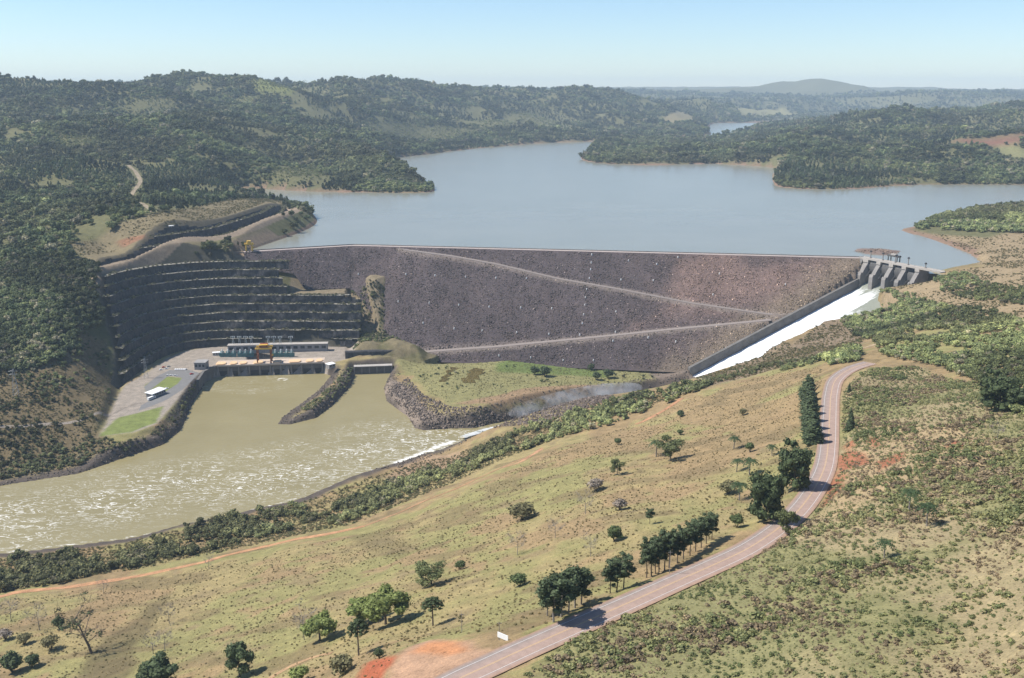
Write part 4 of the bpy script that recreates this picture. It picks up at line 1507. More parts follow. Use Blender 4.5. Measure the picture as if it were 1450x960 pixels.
# bushes on the left bank's rock edge
x, y = candidates(zone([(0, 655), (60, 655), (140, 640), (200, 622), (240, 600), (262, 560), (285, 532), (278, 560), (262, 600), (240, 622), (180, 640), (100, 660), (0, 680)]), 3.4)
k = (sample(x, y, MASK['river']) < -3) & (sample(x, y, MASK['plat']) < 1) & (rng.random(len(x)) < .6)
x, y = x[k], y[k]
woods("bank_scrub", "green bushes fringing the rocky edge of the left bank", x, y, 1.5 + 2.6 * rng.random(len(x)), wood_tint(x, y, .04))

RIVERWOOD = [zone(q) for q in ([(-60, 797), (0, 792), (100, 781), (200, 766), (270, 745), (330, 731), (420, 716), (455, 735), (400, 755), (300, 780), (200, 802), (80, 828), (0, 840), (-60, 850)],
                               [(455, 728), (520, 697), (600, 668), (660, 645), (740, 610), (830, 581), (900, 562), (985, 541), (1010, 546), (930, 577), (850, 606), (760, 632), (680, 662), (600, 690), (520, 730), (470, 745)])]
for j, (pl, lb) in enumerate(zip(RIVERWOOD, ("belt of dark green trees between the river and the dirt track, left part", "belt of green trees along the crest of the near bank, right part"))):
    x, y = candidates(pl, 3.7)
    k = (rng.random(len(x)) < .8) & (fbm(x, y, 20, 180, 3) < .59)
    x, y = x[k], y[k]
    woods("riverside_wood", lb, x, y, 2.2 + 5.2 * rng.random(len(x)) ** 2, wood_tint(x, y, .26) * 1.25)
for q, lb, sp_, h0 in (([(1188, 452), (1240, 432), (1290, 417), (1330, 432), (1400, 442), (1460, 458), (1560, 480), (1560, 620), (1450, 590), (1400, 575), (1390, 545), (1330, 520), (1250, 506), (1232, 482)], "mixed green wood on the slope right of the spillway", 4.4, 4.2),
                       ([(1318, 397), (1370, 388), (1460, 412), (1460, 434), (1390, 427), (1330, 412)], "dark thicket on the bare slope behind the spillway bridge", 4.6, 3.6),
                       ([(1150, 513), (1190, 500), (1215, 498), (1215, 512), (1170, 520)], "clump of dark trees where the road bends out of sight", 3.4, 6.0),
                       ([(1290, 320), (1330, 304), (1460, 288), (1560, 285), (1560, 330), (1460, 330), (1400, 331), (1340, 326), (1300, 327)], "wooded spit of land reaching into the reservoir", 6.0, 7.0),
                       ([(985, 543), (1050, 525), (1110, 511), (1150, 508), (1150, 516), (1060, 530), (1000, 548)], "bushes on the brow above the spillway chute", 4.0, 2.6)):
    x, y = candidates(zone(q), sp_)
    k = (rng.random(len(x)) < .82) & (fbm(x, y, 26, 66) < .66) & (sample(x, y) > -110)
    k &= (sample(x, y, MASK['lake']) < -6) | (y < 1150)
    x, y = x[k], y[k]
    woods("woodland", lb, x, y, h0 * (.6 + .8 * rng.random(len(x))), wood_tint(x, y, .14) * 1.3)

x, y = candidates(zone([(-60, 795), (100, 780), (300, 744), (420, 714), (500, 684), (600, 652), (700, 620), (850, 575), (985, 541), (985, 550), (900, 580), (760, 632), (600, 700), (500, 742), (300, 785), (100, 822), (-60, 850)]), 2.2)
k = (fbm(x, y, 18, 182) * .6 + rng.random(len(x)) * .5 > .42) & (sample(x, y, MASK['river']) < -4)
x, y = x[k], y[k]; n = len(x)
sz = .5 + 1.7 * rng.random(n) ** 2; kt = rng.random(n)[:, None]
scatter("bank_scrub", np.stack([x, y, sample(x, y) - .05], -1), np.stack([sz * 1.4, sz * 1.4, sz], -1), rand_turn(n), np.array((.085, .10, .04)) * (1 - kt) + np.array((.21, .165, .09)) * kt, rng.integers(0, 5, n), SHRUBS, "low olive and brown brush along the near river bank", "scrub")
# scrub hill right of the road
x, y = candidates(_sc, 1.5)
k = (sample(x, y, MASK['road']) > 7.5) & (np.abs(x) < .62 * y + 20) & (y > 150)
dens = fbm(x, y, 22, 140) * .6 + fbm(x, y, 6, 141) * .4
k &= dens + (rng.random(len(x)) - .5) * .55 > .37
x, y = x[k], y[k]
n = len(x)
big = fbm(x, y, 30, 143)
sz = (.45 + 1.7 * rng.random(n) ** 3) * (.8 + .7 * sstep(.4, .65, big))
kt = np.clip(.55 * rng.random(n) + 1.5 * (fbm(x, y, 13, 145, 3) - .5) + .22, 0, 1)[:, None]
gt = np.array((.13, .155, .066)) * (1 - kt) + np.array((.27, .26, .125)) * kt
kd = ((rng.random(n) * .5 + fbm(x, y, 17, 147, 3) > .86) * 1.0)[:, None]
gt = gt * (1 - kd) + np.array((.26, .20, .13)) * (.6 + .6 * kt) * kd
p = np.stack([x, y, sample(x, y) - .05], -1)
scatter("hill_scrub", p, np.stack([sz * 1.3, sz * 1.3, sz], -1), rand_turn(n), gt, rng.integers(0, 5, n), SHRUBS, "low green and dry scrub covering the hillside right of the road", "scrub")
print("scrub", n)

# pasture tussocks
_pa = zone([(-60, 860), (150, 830), (300, 800), (500, 760), (640, 705), (780, 640), (960, 572), (1100, 525), (1165, 520), (1160, 600), (1150, 660), (1060, 740), (900, 830), (760, 890), (600, 905), (540, 950), (500, 1000), (-60, 1000)])
x, y = candidates(_pa, 1.9)
k = (sample(x, y, MASK['road']) > 8)
dens = fbm(x, y, 26, 150) * .7 + rng.random(len(x)) * .55
k &= dens > .60
x, y = x[k], y[k]
n = len(x)
sz = .22 + .8 * rng.random(n) ** 3.0
kt = rng.random(n)[:, None]
gt = np.array((.075, .075, .03)) * (1 - kt) + np.array((.24, .18, .09)) * kt
p = np.stack([x, y, sample(x, y) - .03], -1)
scatter("pasture_tussocks", p, np.stack([sz * 1.4, sz * 1.4, sz], -1), rand_turn(n), gt, rng.integers(0, 5, n), SHRUBS, "small grass tussocks and weeds dotting the pasture", "tussocks")
print("tussocks", n)
# bushes on the meadow below the dam and on the knoll
for q, nm_, lb, spc, thr, h0 in ((Z_LOW, "meadow_bushes", "scattered bushes on the meadow below the dam", 4.5, .75, 1.2), ([(498, 410), (545, 405), (565, 450), (612, 498), (500, 496)], "knoll_scrub", "scrub on the rocky knoll between benches and dam", 2.6, .44, 1.2)):
    x, y = candidates(zone(q), spc)
    k = fbm(x, y, 25, 160) * .7 + rng.random(len(x)) * .35 > thr
    x, y = x[k], y[k]
    woods(nm_, lb, x, y, h0 + 2.6 * rng.random(len(x)) ** 2, wood_tint(x, y, .08))
for q, nm_, lb, spc, thr in ((Z_PLATEAU, "hilltop_scrub", "patchy scrub on the bare hilltop above the upper cut", 3.0, .50), (Z_RIGHTB, "slope_scrub", "dry tufts and low bushes on the bare slope right of the spillway", 3.0, .56), (_cs, "brow_scrub", "brown and olive scrub on the brow right of the chute", 2.4, .50)):
    x, y = candidates(zone(q), spc)
    k = (fbm(x, y, 30, 170) * .75 + rng.random(len(x)) * .35 > thr) & (sample(x, y) > 1.5 - 500 * (y < 1300) * (x > 0)) & ((sample(x, y, MASK['cutb']) > 40) | (sample(x, y, MASK['cutb']) < -900))
    x, y = x[k], y[k]; n = len(x)
    sz = .6 + 2.0 * rng.random(n) ** 2.5; kt = rng.random(n)[:, None]
    scatter(nm_, np.stack([x, y, sample(x, y) - .05], -1), np.stack([sz * 1.4, sz * 1.4, sz], -1), rand_turn(n), np.array((.075, .09, .033)) * (1 - kt) + np.array((.23, .18, .10)) * kt, rng.integers(0, 5, n), SHRUBS, lb, "scrub")
# riprap on the river banks
bx, by = [], []
x, y = candidates([(-620, 780), (120, 780), (240, 1110), (-620, 1170)], 2.4)
r_ = sample(x, y, MASK['river'])
k = (r_ < 0) & (r_ > -15) & (sample(x, y, MASK['plat']) < -1) & (rng.random(len(x)) < .75)
k &= (y > 835 + np.abs(x + 60) * 0 ) | (x < -380)
x, y = x[k], y[k]
n = len(x)
sz = .7 + 2.0 * rng.random(n) ** 2
scatter("riverbank_rocks", np.stack([x, y, sample(x, y)], -1), np.stack([sz * 1.2, sz, sz * .8], -1), rng.random((n, 3)) * 6.28, np.array((.085, .07, .062)) * (.5 + 1.1 * rng.random((n, 1))), rng.integers(0, 6, n), BOULDERS, "dark boulders lining the river banks", "rocks")

for q, lb in (([(560, 545), (578, 535), (600, 560), (640, 577), (700, 586), (780, 576), (870, 560), (860, 572), (780, 596), (700, 606), (650, 608), (600, 606), (575, 585), (548, 560)], "big dark boulders on the bank below the meadow"),):
    x, y = candidates(zone(q), 1.7)
    k = (sample(x, y, MASK['river']) < .5) & (rng.random(len(x)) < .8)
    x, y = x[k], y[k]; n = len(x)
    sz = .9 + 2.4 * rng.random(n) ** 2
    scatter("bank_boulders", np.stack([x, y, sample(x, y) + .1], -1), np.stack([sz * 1.2, sz, sz * .9], -1), rng.random((n, 3)) * 6.28, np.array((.10, .08, .075)) * (.45 + 1.2 * rng.random((n, 1)) ** 1.4), rng.integers(0, 6, n), BOULDERS, lb, "rocks")
x, y = candidates(zone(Z_LOW), 1.9)
k = rng.random(len(x)) * .6 + fbm(x, y, 22, 190) * .6 > .60
x, y = x[k], y[k]; n = len(x)
sz = .3 + .9 * rng.random(n) ** 3; kt = rng.random(n)[:, None]
scatter("meadow_tussocks", np.stack([x, y, sample(x, y) - .03], -1), np.stack([sz * 1.5, sz * 1.5, sz], -1), rand_turn(n), np.array((.10, .115, .045)) * (1 - kt) + np.array((.24, .19, .10)) * kt, rng.integers(0, 5, n), SHRUBS, "grass tussocks and weeds over the meadow below the dam", "tussocks")

# ------------------------------------------------------------------ spillway
M['gate'] = plain('gate_steel', (.10, .095, .09), .6, .3, .4, .2)
m, nt, b = new_mat("white_water")
g = N(nt, "ShaderNodeNewGeometry")
mp = N(nt, "ShaderNodeMapping"); mp.inputs["Rotation"].default_value = (0, 0, -math.atan2(CD[1], CD[0])); mp.inputs["Scale"].default_value = (.25, 1.2, 1)
nt.links.new(g.outputs["Position"], mp.inputs[0])
n1 = noise(nt, .35, 6, .7, mp.outputs[0])
att = N(nt, "ShaderNodeVertexColor", layer_name="foam")
sepc = N(nt, "ShaderNodeSeparateColor"); nt.links.new(att.outputs[0], sepc.inputs[0])
f = ramp(nt, math_n(nt, 'ADD', sepc.outputs[0], math_n(nt, 'MULTIPLY', math_n(nt, 'SUBTRACT', n1.outputs[0], .5), 1.3)), [(.25, (.20, .21, .17)), (.45, (.45, .46, .43)), (.62, (.55, .56, .56)), (.95, (.72, .73, .73))])
nt.links.new(f.outputs[0], b.inputs["Base Color"]); b.inputs["Roughness"].default_value = .7
bp = N(nt, "ShaderNodeBump", Strength=.5, Distance=.8); nt.links.new(n1.outputs[0], bp.inputs["Height"]); nt.links.new(bp.outputs[0], b.inputs["Normal"])
M['chutewater'] = m

SRZ = math.atan2(BD[1], BD[0])
spill = empty("spillway", (SO[0], SO[1], -30), SRZ)
tag(spill, "grey concrete gated spillway with tall piers at the right end of the dam", "spillway")
BAY, PT = 14.0, 6.0          # bay and pier widths; local x along the bridge, local y upstream, z above -30
PIER = [(10, 35), (-6, 35), (-7, 31.5), (-10, 28), (-14, 22.5), (-16, 19), (-18.5, 19.5), (-20, 16), (-20, -4), (10, -4)]
for k in range(5):
    x0 = k * (BAY + PT) - (3 if k == 0 else 0)
    w = PT + (3 if k == 0 else 0)
    p = MB(); p.extrude([(x0, y, z) for y, z in PIER], (w, 0, 0))
    pier = p.build("pier", M['concrete'], spill)
    c_ = MB(); c_.box(x0 - .3, x0 + w + .3, -8.4, -6.05, 31.6, 35.3); c_.build("gate_bracket", M['paleconcrete'], pier)
for k in range(4):
    x0 = PT + k * (BAY + PT)
    gt_ = MB(); lift = (5.0, 5.0, 4.0, .5)[k]
    n_ = 9
    arc = [(-6 + 20 * math.cos(math.radians(a)) - 20 + 0, 21 + 20 * math.sin(math.radians(a))) for a in np.linspace(-48, 22, n_)]
    arc = [(-(y) - 12, z + lift) for y, z in arc]
    for j in range(n_ - 1):
        (ya, za_), (yb, zb_) = arc[j], arc[j + 1]
        gt_.add([(x0, ya, za_), (x0 + BAY, ya, za_), (x0 + BAY, yb, zb_), (x0, yb, zb_), (x0, ya - .5, za_), (x0 + BAY, ya - .5, za_), (x0 + BAY, yb - .5, zb_), (x0, yb - .5, zb_)], [(0, 1, 2, 3), (7, 6, 5, 4), (0, 3, 7, 4), (1, 5, 6, 2)])
    for q in (.25, .75):
        xg = x0 + BAY * q
        for zt in (10, 22):
            gt_.bar((xg, -14, 14), (xg, -2, zt + lift), .6, 4)
    gt_.build("radial_gate", M['gate'], spill)
    sl = MB()
    prof = [(9.8, -6), (9.8, 7), (4, 9), (0, 9), (-6, 7), (-12, 3), (-18, 0), (-23, -1.6), (-23, -6)]
    sl.extrude([(x0 - .05, y, z) for y, z in prof], (BAY + .1, 0, 0)); sl.build("sill", M['concrete'], spill)
br = MB(); br.box(-10, 5 * PT + 4 * BAY + 30, -7.5, 1.5, 35.02, 36.3); deck = br.build("bridge_deck", M['paleconcrete'], spill)
for y in (-7.5, 1.2):
    r_ = MB(); r_.box(-9.5, 5 * PT + 4 * BAY + 29.5, y, y + .3, 36.32, 37.3); r_.build("railing", M['paleconcrete'], deck)
# left training wall and right wall following the chute bed
for b0, b1, top, nm in ((1.0, 5.0, 13.0, "chute_wall"),):
    cs = np.concatenate([np.arange(20.05, 292, 9.0)])
    v = []; fz = []
    for c in cs:
        zf = float(chute_z(c)) + 30
        v += [(b0, -c, zf - 5), (b1, -c, zf - 5), (b1, -c, zf + top), (b0, -c, zf + top)]
    for j in range(len(cs) - 1):
        o_ = 4 * j
        for e in range(4):
            fz.append((o_ + e, o_ + (e + 1) % 4, o_ + 4 + (e + 1) % 4, o_ + 4 + e))
    fz += [(0, 3, 2, 1), tuple(4 * (len(cs) - 1) + e for e in range(4))]
    w_ = MB(); w_.add(v, fz); w_.build(nm, M['darkconcrete'], spill)
wl = MB()
wl.extrude([(-7, y, z) for y, z in [(6, -6), (6, 35), (-8, 35), (-21, 13), (-34, 8), (-34, -8)]], (4.6, 0, 0)); wl.build("wing_wall", M['darkconcrete'], spill)
# chute floor and the falling water
cs = np.arange(4, 302, 2.0); bs = np.linspace(5.0, 85.0, 43)
gb, gc = np.meshgrid(bs, cs)
zz = chute_z(gc) + 1.2 + (fbm(gb * 3, gc, 9, 200) - .5) * 1.6
zz = zz + np.clip((22 - gc) / 16, 0, 1) * 6.5
bay_in = ((gb % (BAY + PT)) > PT)
pos = SO + gb[..., None] * BD + gc[..., None] * CD
loc = np.stack([gb, -gc, zz + 30], -1).reshape(-1, 3)
ni, nj = gb.shape
ix = np.arange(ni * nj).reshape(ni, nj)
q = np.stack([ix[:-1, :-1], ix[1:, :-1], ix[1:, 1:], ix[:-1, 1:]], -1).reshape(-1, 4)
cw = mesh_np("chute_water", loc, q, M['chutewater'], True)
foam = np.clip((gc - 14) / 34, 0, 1)
foam = np.where(gb > 46, foam * np.clip((gc - 60) / 60, 0, 1), foam)
fs = np.minimum(np.abs(gb - 20 * np.round(gb / 20) - 3), 30)
foam = np.clip(foam - .45 * np.exp(-(fs / 2.2) ** 2) * np.clip((75 - gc) / 35, 0, 1) + .1, 0, 1)
fa = cw.color_attributes.new("foam", 'FLOAT_COLOR', 'POINT')
fa.data.foreach_set("color", np.stack([foam, 0 * foam, 0 * foam, 1 + 0 * foam], -1).astype(np.float32).ravel())
cwo = link("chute_water", cw); cwo.location = spill.location; cwo.rotation_euler = spill.rotation_euler
tag(cwo, kind="structure")
wc_ = plain('hoist_head', (.05, .05, .05), .6, .2)


def hoist(b_, y_, label, h=8.0):
    e = empty("hoist_post", sp(b_, -y_, 6.3), SRZ)
    p = MB(); p.box(-.5, .5, -.4, .4, 0, h); p.box(-.9, .9, -.8, .8, 0, .8); p.build("column", M['concrete'], e)
    p = MB(); p.box(-1.3, 1.3, -1.0, 1.0, h, h + 1.1); p.box(-.7, .7, -.6, .6, h + 1.1, h + 1.9); p.build("hoist_head", wc_, e)
    tag(e, label, "hoist post", "hoist posts along the spillway bridge")


for k, lb in enumerate(("first concrete hoist post on the spillway bridge, nearest the dam", "second concrete hoist post along the spillway bridge, beside the gantry", "third concrete hoist post along the spillway bridge", "fourth concrete hoist post along the spillway bridge", "last concrete hoist post, at the far right end of the spillway bridge")):
    hoist(2 + k * (BAY + PT) + (6 if k == 4 else 0), 0.3, lb, 8 if k < 4 else 5)
e = empty("stoplog_gantry", sp(33, -8, 5.0), SRZ)
for x_ in (-7, 7):
    for y_ in (-2.5, 2.5):
        p = MB(); p.box(x_ - .5, x_ + .5, y_ - .5, y_ + .5, -14, 7); p.build("leg", M['gate'], e)
p = MB(); p.box(-8.5, 8.5, -3.2, 3.2, 7.02, 9.0); p.build("girder", M['gate'], e)
p = MB(); p.box(-4, 4, -2, 2, 9.02, 10.6); p.build("winch_house", M['paleconcrete'], e)
tag(e, "dark steel stoplog gantry behind the spillway bridge", "gantry")
# rock mound beside the spillway approach
ic = at(1242, 356.5, 0)
t_ = np.linspace(0, 2 * math.pi, 40, endpoint=False); rr_ = np.linspace(0, 1, 9)
V = []
for r0 in rr_:
    w = 1 + .18 * np.sin(t_ * 3 + 1) + .1 * np.sin(t_ * 7)
    x_ = ic[0] + np.cos(t_) * 33 * r0 * w; y_ = ic[1] + np.sin(t_) * 30 * r0 * w
    V.append(np.stack([x_, y_, 3.0 * (1 - r0 ** 3) - 1.5 * r0 + (fbm(x_, y_, 8, 210) - .5) * 1.5], -1))
V = np.concatenate(V); ix = np.arange(9 * 40).reshape(9, 40); i1 = np.roll(ix, -1, 1)
q = np.stack([ix[:-1], ix[1:], i1[1:], i1[:-1]], -1).reshape(-1, 4)
me = mesh_np("rock_mound", V, q, M['ground'])
ca = me.color_attributes.new("soil", 'FLOAT_COLOR', 'POINT'); ca.data.foreach_set("color", np.tile(np.array((.17, .125, .105, 1), np.float32), len(V)))
mound = tag(link("rock_mound", me), kind="structure")
n = 700
a_ = rng.random(n) * 6.28; d_ = np.sqrt(rng.random(n))
px_ = ic[0] + np.cos(a_) * 33 * d_; py_ = ic[1] + np.sin(a_) * 30 * d_
sz = .8 + 1.4 * rng.random(n) ** 2
scatter("mound_rocks", np.stack([px_, py_, 3.0 * (1 - d_ ** 3) - 1.3 * d_], -1), np.stack([sz, sz, sz * .8], -1), rng.random((n, 3)) * 6.28, np.array((.16, .12, .105)) * (.5 + rng.random((n, 1))), rng.integers(0, 6, n), BOULDERS, "brown rocks heaped on the mound by the spillway approach", "rocks")

# ------------------------------------------------------------------ powerhouse
FW1, FW2 = at(309, 533, RIVER), at(457, 528, RIVER)
PL = float(np.linalg.norm((FW2 - FW1)[:2])); PRZ = math.atan2(FW2[1] - FW1[1], FW2[0] - FW1[0])
PX = (FW2 - FW1)[:2] / PL; PY = np.array([-PX[1], PX[0]])


def ph(x, y, z=PLAT):
    q = FW1[:2] + PX * x + PY * y
    return (float(q[0]), float(q[1]), z)


def to_ph(u, v, z=PLAT):
    q = at(u, v, z)[:2] - FW1[:2]
    return float(q @ PX), float(q @ PY)


M['deckpaint'] = plain('deck_concrete', (.46, .37, .29), .85, .15, .15)
M['hatch'] = plain('hatch_cover', (.62, .43, .25), .7, .12, .3)
M['dark'] = plain('dark_opening', (.03, .03, .032), .6, .2)
M['teal'] = plain('teal_paint', (.06, .16, .16), .45, .2, .8)
M['porcelain'] = plain('pale_porcelain', (.55, .60, .60), .35, .1, 1)
M['orange'] = plain('crane_red_brown', (.22, .075, .03), .6, .25, .5)
M['yellow'] = plain('crane_yellow', (.68, .43, .07), .5, .12, .5)
M['roofwhite'] = plain('white_roof', (.75, .75, .74), .6, .06, .3)
M['roofgrey'] = plain('grey_roof', (.27, .26, .25), .85, .2, .2)
M['wallgrey'] = plain('grey_wall', (.27, .26, .25), .85, .2, .2)
M['wallpale'] = plain('pale_wall', (.52, .49, .44), .85, .12, .2)
M['glass'] = plain('dark_glass', (.03, .04, .05), .15, .1, .5, 0, .5)
M['tyre'] = plain('tyre_rubber', (.02, .02, .02), .9, .1)
house = empty("powerhouse", ph(PL / 2, 10, RIVER), PRZ)
tag(house, "low concrete powerhouse with a deck of pale orange hatch covers above the tailrace", "powerhouse")


def hp(x):
    return x - PL / 2


fw = MB(); fw.box(hp(0), hp(PL), -10, -7, -3, 12.4); fwo = fw.build("front_wall", M['darkconcrete'], house)
nbay = 10
for k in range(nbay + 1):
    xk = hp(PL * k / nbay)
    p = MB(); p.box(xk - .7, xk + .7, -11.6, -10.02, -3, 11.6); p.build("pier", M['concrete'], fwo)
for k in range(nbay):
    xa, xb = hp(PL * k / nbay) + 1.6, hp(PL * (k + 1) / nbay) - 1.6
    p = MB(); p.box(xa, xb, -10.25, -10.02, -2, 6.5); p.build("dark_gate_slot", M['dark'], fwo)  # flat near-black panel paints the shade of a recessed gate slot
p = MB(); p.box(hp(-3), hp(PL + 2), -11.9, 14, 12.42, 13.3); p.build("deck", M['deckpaint'], house)
p = MB(); p.box(hp(-3), hp(PL + 2), -11.9, -11.5, 13.32, 14.3); p.build("parapet", M['paleconcrete'], house)
for u, wpx in ((316, 13), (333, 9.5), (346.5, 9.5), (367, 13), (394, 12), (418, 16), (439, 10), (452.5, 9)):
    xc = to_ph(u, 511)[0]; hw = wpx * .44
    p = MB(); ch = 1.8
    p.prism([(hp(xc) - hw + ch, -7.5), (hp(xc) + hw - ch * 1.4, -7.5), (hp(xc) + hw, -4.5), (hp(xc) + hw, 0), (hp(xc) + hw - ch, 4.5), (hp(xc) - hw + ch, 4.5), (hp(xc) - hw, 2), (hp(xc) - hw, -4.5)], 13.32, 14.5)
    p.build("hatch_cover", M['hatch'], house)
# retaining wall at the left end of the deck
e = empty("retaining_wall", at(284, 527, RIVER))
w0, w1_, w2_ = at(309, 533, RIVER)[:2], at(291, 541.5, RIVER)[:2], at(283, 554, RIVER)[:2]
p = MB(); o_ = np.array(e.location)[:2]
for a_, b2 in ((w0, w1_), (w1_, w2_)):
    d_ = (b2 - a_) / np.linalg.norm(b2 - a_); n_ = np.array([d_[1], -d_[0]])
    if n_[0] > 0:
        n_ = -n_
    qd = [a_ - d_ * .3, b2 + d_ * .3, b2 + d_ * .3 + n_ * 3, a_ - d_ * .3 + n_ * 3]
    p.prism([tuple(v - o_) for v in qd], -3, 14)
p.build("wall_panel", M['darkconcrete'], e)
tag(e, "tall dark concrete wall stepping down from the control building to the water", "retaining wall")


def building(name, label, loc, rz, lx, ly, h, wall, roof, cat="building", over=.6, nwin=4, slope=0.0, door=True):
    e = empty(name, loc, rz)
    p = MB(); p.box(-lx / 2, lx / 2, -ly / 2, ly / 2, -1.0, h); p.build("wall", wall, e)
    p = MB(); ox, oy = lx / 2 + over, ly / 2 + over
    p.add([(-ox, -oy, h + .02), (ox, -oy, h + .02), (ox, oy, h + .02 + slope), (-ox, oy, h + .02 + slope), (-ox, -oy, h + .5), (ox, -oy, h + .5), (ox, oy, h + .5 + slope), (-ox, oy, h + .5 + slope)],
          [(0, 3, 2, 1), (4, 5, 6, 7), (0, 1, 5, 4), (1, 2, 6, 5), (2, 3, 7, 6), (3, 0, 4, 7)])
    p.build("roof", roof, e)
    for k in range(nwin):
        xk = -lx / 2 + lx * (k + .5) / nwin; ww = lx / nwin * .3
        p = MB(); p.box(xk - ww, xk + ww, -ly / 2 - .06, -ly / 2 + .1, h * .42, h * .78); p.build("window", M['glass'], e)
    if door:
        p = MB(); p.box(lx / 2 - .1, lx / 2 + .06, -1, 1, 0, min(2.6, h * .8)); p.build("door", M['dark'], e)
    tag(e, label, cat)
    return e


def span(u0, v0, u1, v1, z=PLAT):
    a = at(u0, v0, z); b = at(u1, v1, z)
    return (a + b) / 2, math.atan2(b[1] - a[1], b[0] - a[0]), float(np.linalg.norm((b - a)[:2]))


c_, rz_, l_ = span(322, 500.5, 463, 497.5)
gal = building("switchgear_gallery", "long low grey gallery building behind the row of transformers", (c_[0] + 0, c_[1] + 6, PLAT), rz_, l_, 9, 9.5, M['wallgrey'], M['paleconcrete'], nwin=14)
c_, rz_, l_ = span(271, 523.5, 286, 524)
building("control_building", "boxy dark control building with flat grey roof at the left end of the deck", (c_[0] + 4, c_[1] + 7, PLAT), rz_ + .12, 13, 14, 8.5, M['wallgrey'], M['roofgrey'], nwin=3)
c_, rz_, l_ = span(207, 566, 232, 556)
building("maintenance_shed", "long shed with a bright white roof on the riverside terrace", (c_[0], c_[1] + 3, PLAT), rz_, 21, 8.5, 4.6, M['wallgrey'], M['roofwhite'], "shed", 1.0, 6, .8)
c_, rz_, l_ = span(462, 521.5, 473, 520)
building("pump_hut", "small hut with pale roof at the right end of the powerhouse deck", (c_[0], c_[1] + 3, PLAT), rz_ + .3, 9, 7, 4, M['wallgrey'], M['roofwhite'], "hut", .5, 2, .4)
c_, rz_, l_ = span(300, 504, 316, 503)
building("switch_house", "low white roofed block at the left end of the transformer row", (c_[0], c_[1] + 3, PLAT), rz_, 13, 5, 3.4, M['wallpale'], M['roofwhite'], "building", .4, 4)
hq = hit(243, 323)
building("hilltop_hut", "tiny white roofed hut on the bare hilltop above the upper rock cut", tuple(hq), .3, 6.5, 5, 3.2, M['wallpale'], M['roofwhite'], "hut", .5, 2)
# concrete headwall of the second channel
c_, rz_, l_ = span(502, 529.5, 555, 527.5, RIVER)
e = empty("channel_headwall", (c_[0], c_[1], RIVER), rz_)
p = MB(); p.box(-l_ / 2, l_ / 2, -1, 4, -3, 9); p.build("wall", M['darkconcrete'], e)
for k in range(6):
    xk = -l_ / 2 + l_ * k / 5
    p = MB(); p.box(xk - .8, xk + .8, -2.4, -1.02, -3, 8); p.build("pier", M['concrete'], e)
p = MB(); p.box(-l_ / 2 - .5, l_ / 2 + .5, -2.6, 6, 9.02, 9.8); p.build("coping", M['paleconcrete'], e)
tag(e, "dark concrete headwall with ribs at the head of the right channel", "headwall")
c_, rz_, l_ = span(489, 508, 592, 503.5)
e = empty("rock_retaining_wall", (c_[0], c_[1], PLAT), rz_)
xs_ = np.linspace(-l_ / 2, l_ / 2, 40)
V = []
for fz_ in (-.2, .2, .5, .8, 1.0):
    hh_ = 8.0 * np.minimum(1, (l_ / 2 - xs_) / 25 + .15)
    V.append(np.stack([xs_, fz_ * 1.5 + (fbm(xs_, fz_ * 9 + 0 * xs_, 6, 220) - .5) * 1.6, hh_ * fz_], -1))
V.append(np.stack([xs_, 9 + 0 * xs_, hh_ * 1.0], -1))
i = np.arange(39)
q = np.concatenate([np.stack([j * 40 + i, j * 40 + i + 1, (j + 1) * 40 + i + 1, (j + 1) * 40 + i], -1) for j in range(5)])
link("rock_face", mesh_np("rock_face", np.concatenate(V), q, M['cutrock']), e)
tag(e, "low shaded rock retaining wall at the foot of the knoll", "retaining wall")


# transformers
def transformer_parts():
    t = []
    p = MB(); p.box(-1.9, 1.9, -1.5, 1.5, .4, 4.0); p.box(-2.2, 2.2, -1.8, 1.8, 0, .4); t.append(("tank", p.mesh("tank", M['teal'])))
    for s in (-1, 1):
        p = MB()
        for k in range(5):
            p.box(s * 1.9 if s > 0 else -2.9, 2.9 if s > 0 else -1.9, -1.3 + k * .6, -1.1 + k * .6, .8, 3.7)
        t.append(("radiator", p.mesh("radiator", M['teal'])))
    p = MB(); p.bar((-1.8, .9, 5.0), (1.8, .9, 5.0), .6, 8); p.bar((-1.2, .9, 4), (-1.2, .9, 4.6), .15); p.bar((1.2, .9, 4), (1.2, .9, 4.6), .15); t.append(("conservator", p.mesh("conservator", M['teal'])))
    p = MB()
    p.bar((0, -.6, 4.0), (.3, -.8, 8.2), .5, 8, .25)
    for k in range(5):
        z_ = 4.6 + k * .7
        p.bar((.04 + .05 * k, -.62 - .03 * k, z_), (.05 + .05 * k, -.63 - .03 * k, z_ + .25), .7, 8)
    t.append(("bushing", p.mesh("bushing", M['porcelain'])))
    return t


TP = transformer_parts()
ordn = ["first", "second", "third", "fourth", "fifth", "sixth", "seventh", "eighth", "ninth", "tenth", "eleventh", "twelfth", "thirteenth"]
for k, u in enumerate((315, 323, 331, 340.5, 348, 356, 390, 398, 406, 413)):
    q = at(u, 505, PLAT)
    e = empty("transformer", (q[0], q[1], PLAT), PRZ)
    e.scale = (1.25, 1.25, 1.25)
    for nm, me in TP:
        link(nm, me, e)
    tag(e, "teal power transformer with pale bushing, %s from the left in the row behind the deck" % ordn[k], "transformer", "transformers behind the powerhouse deck")


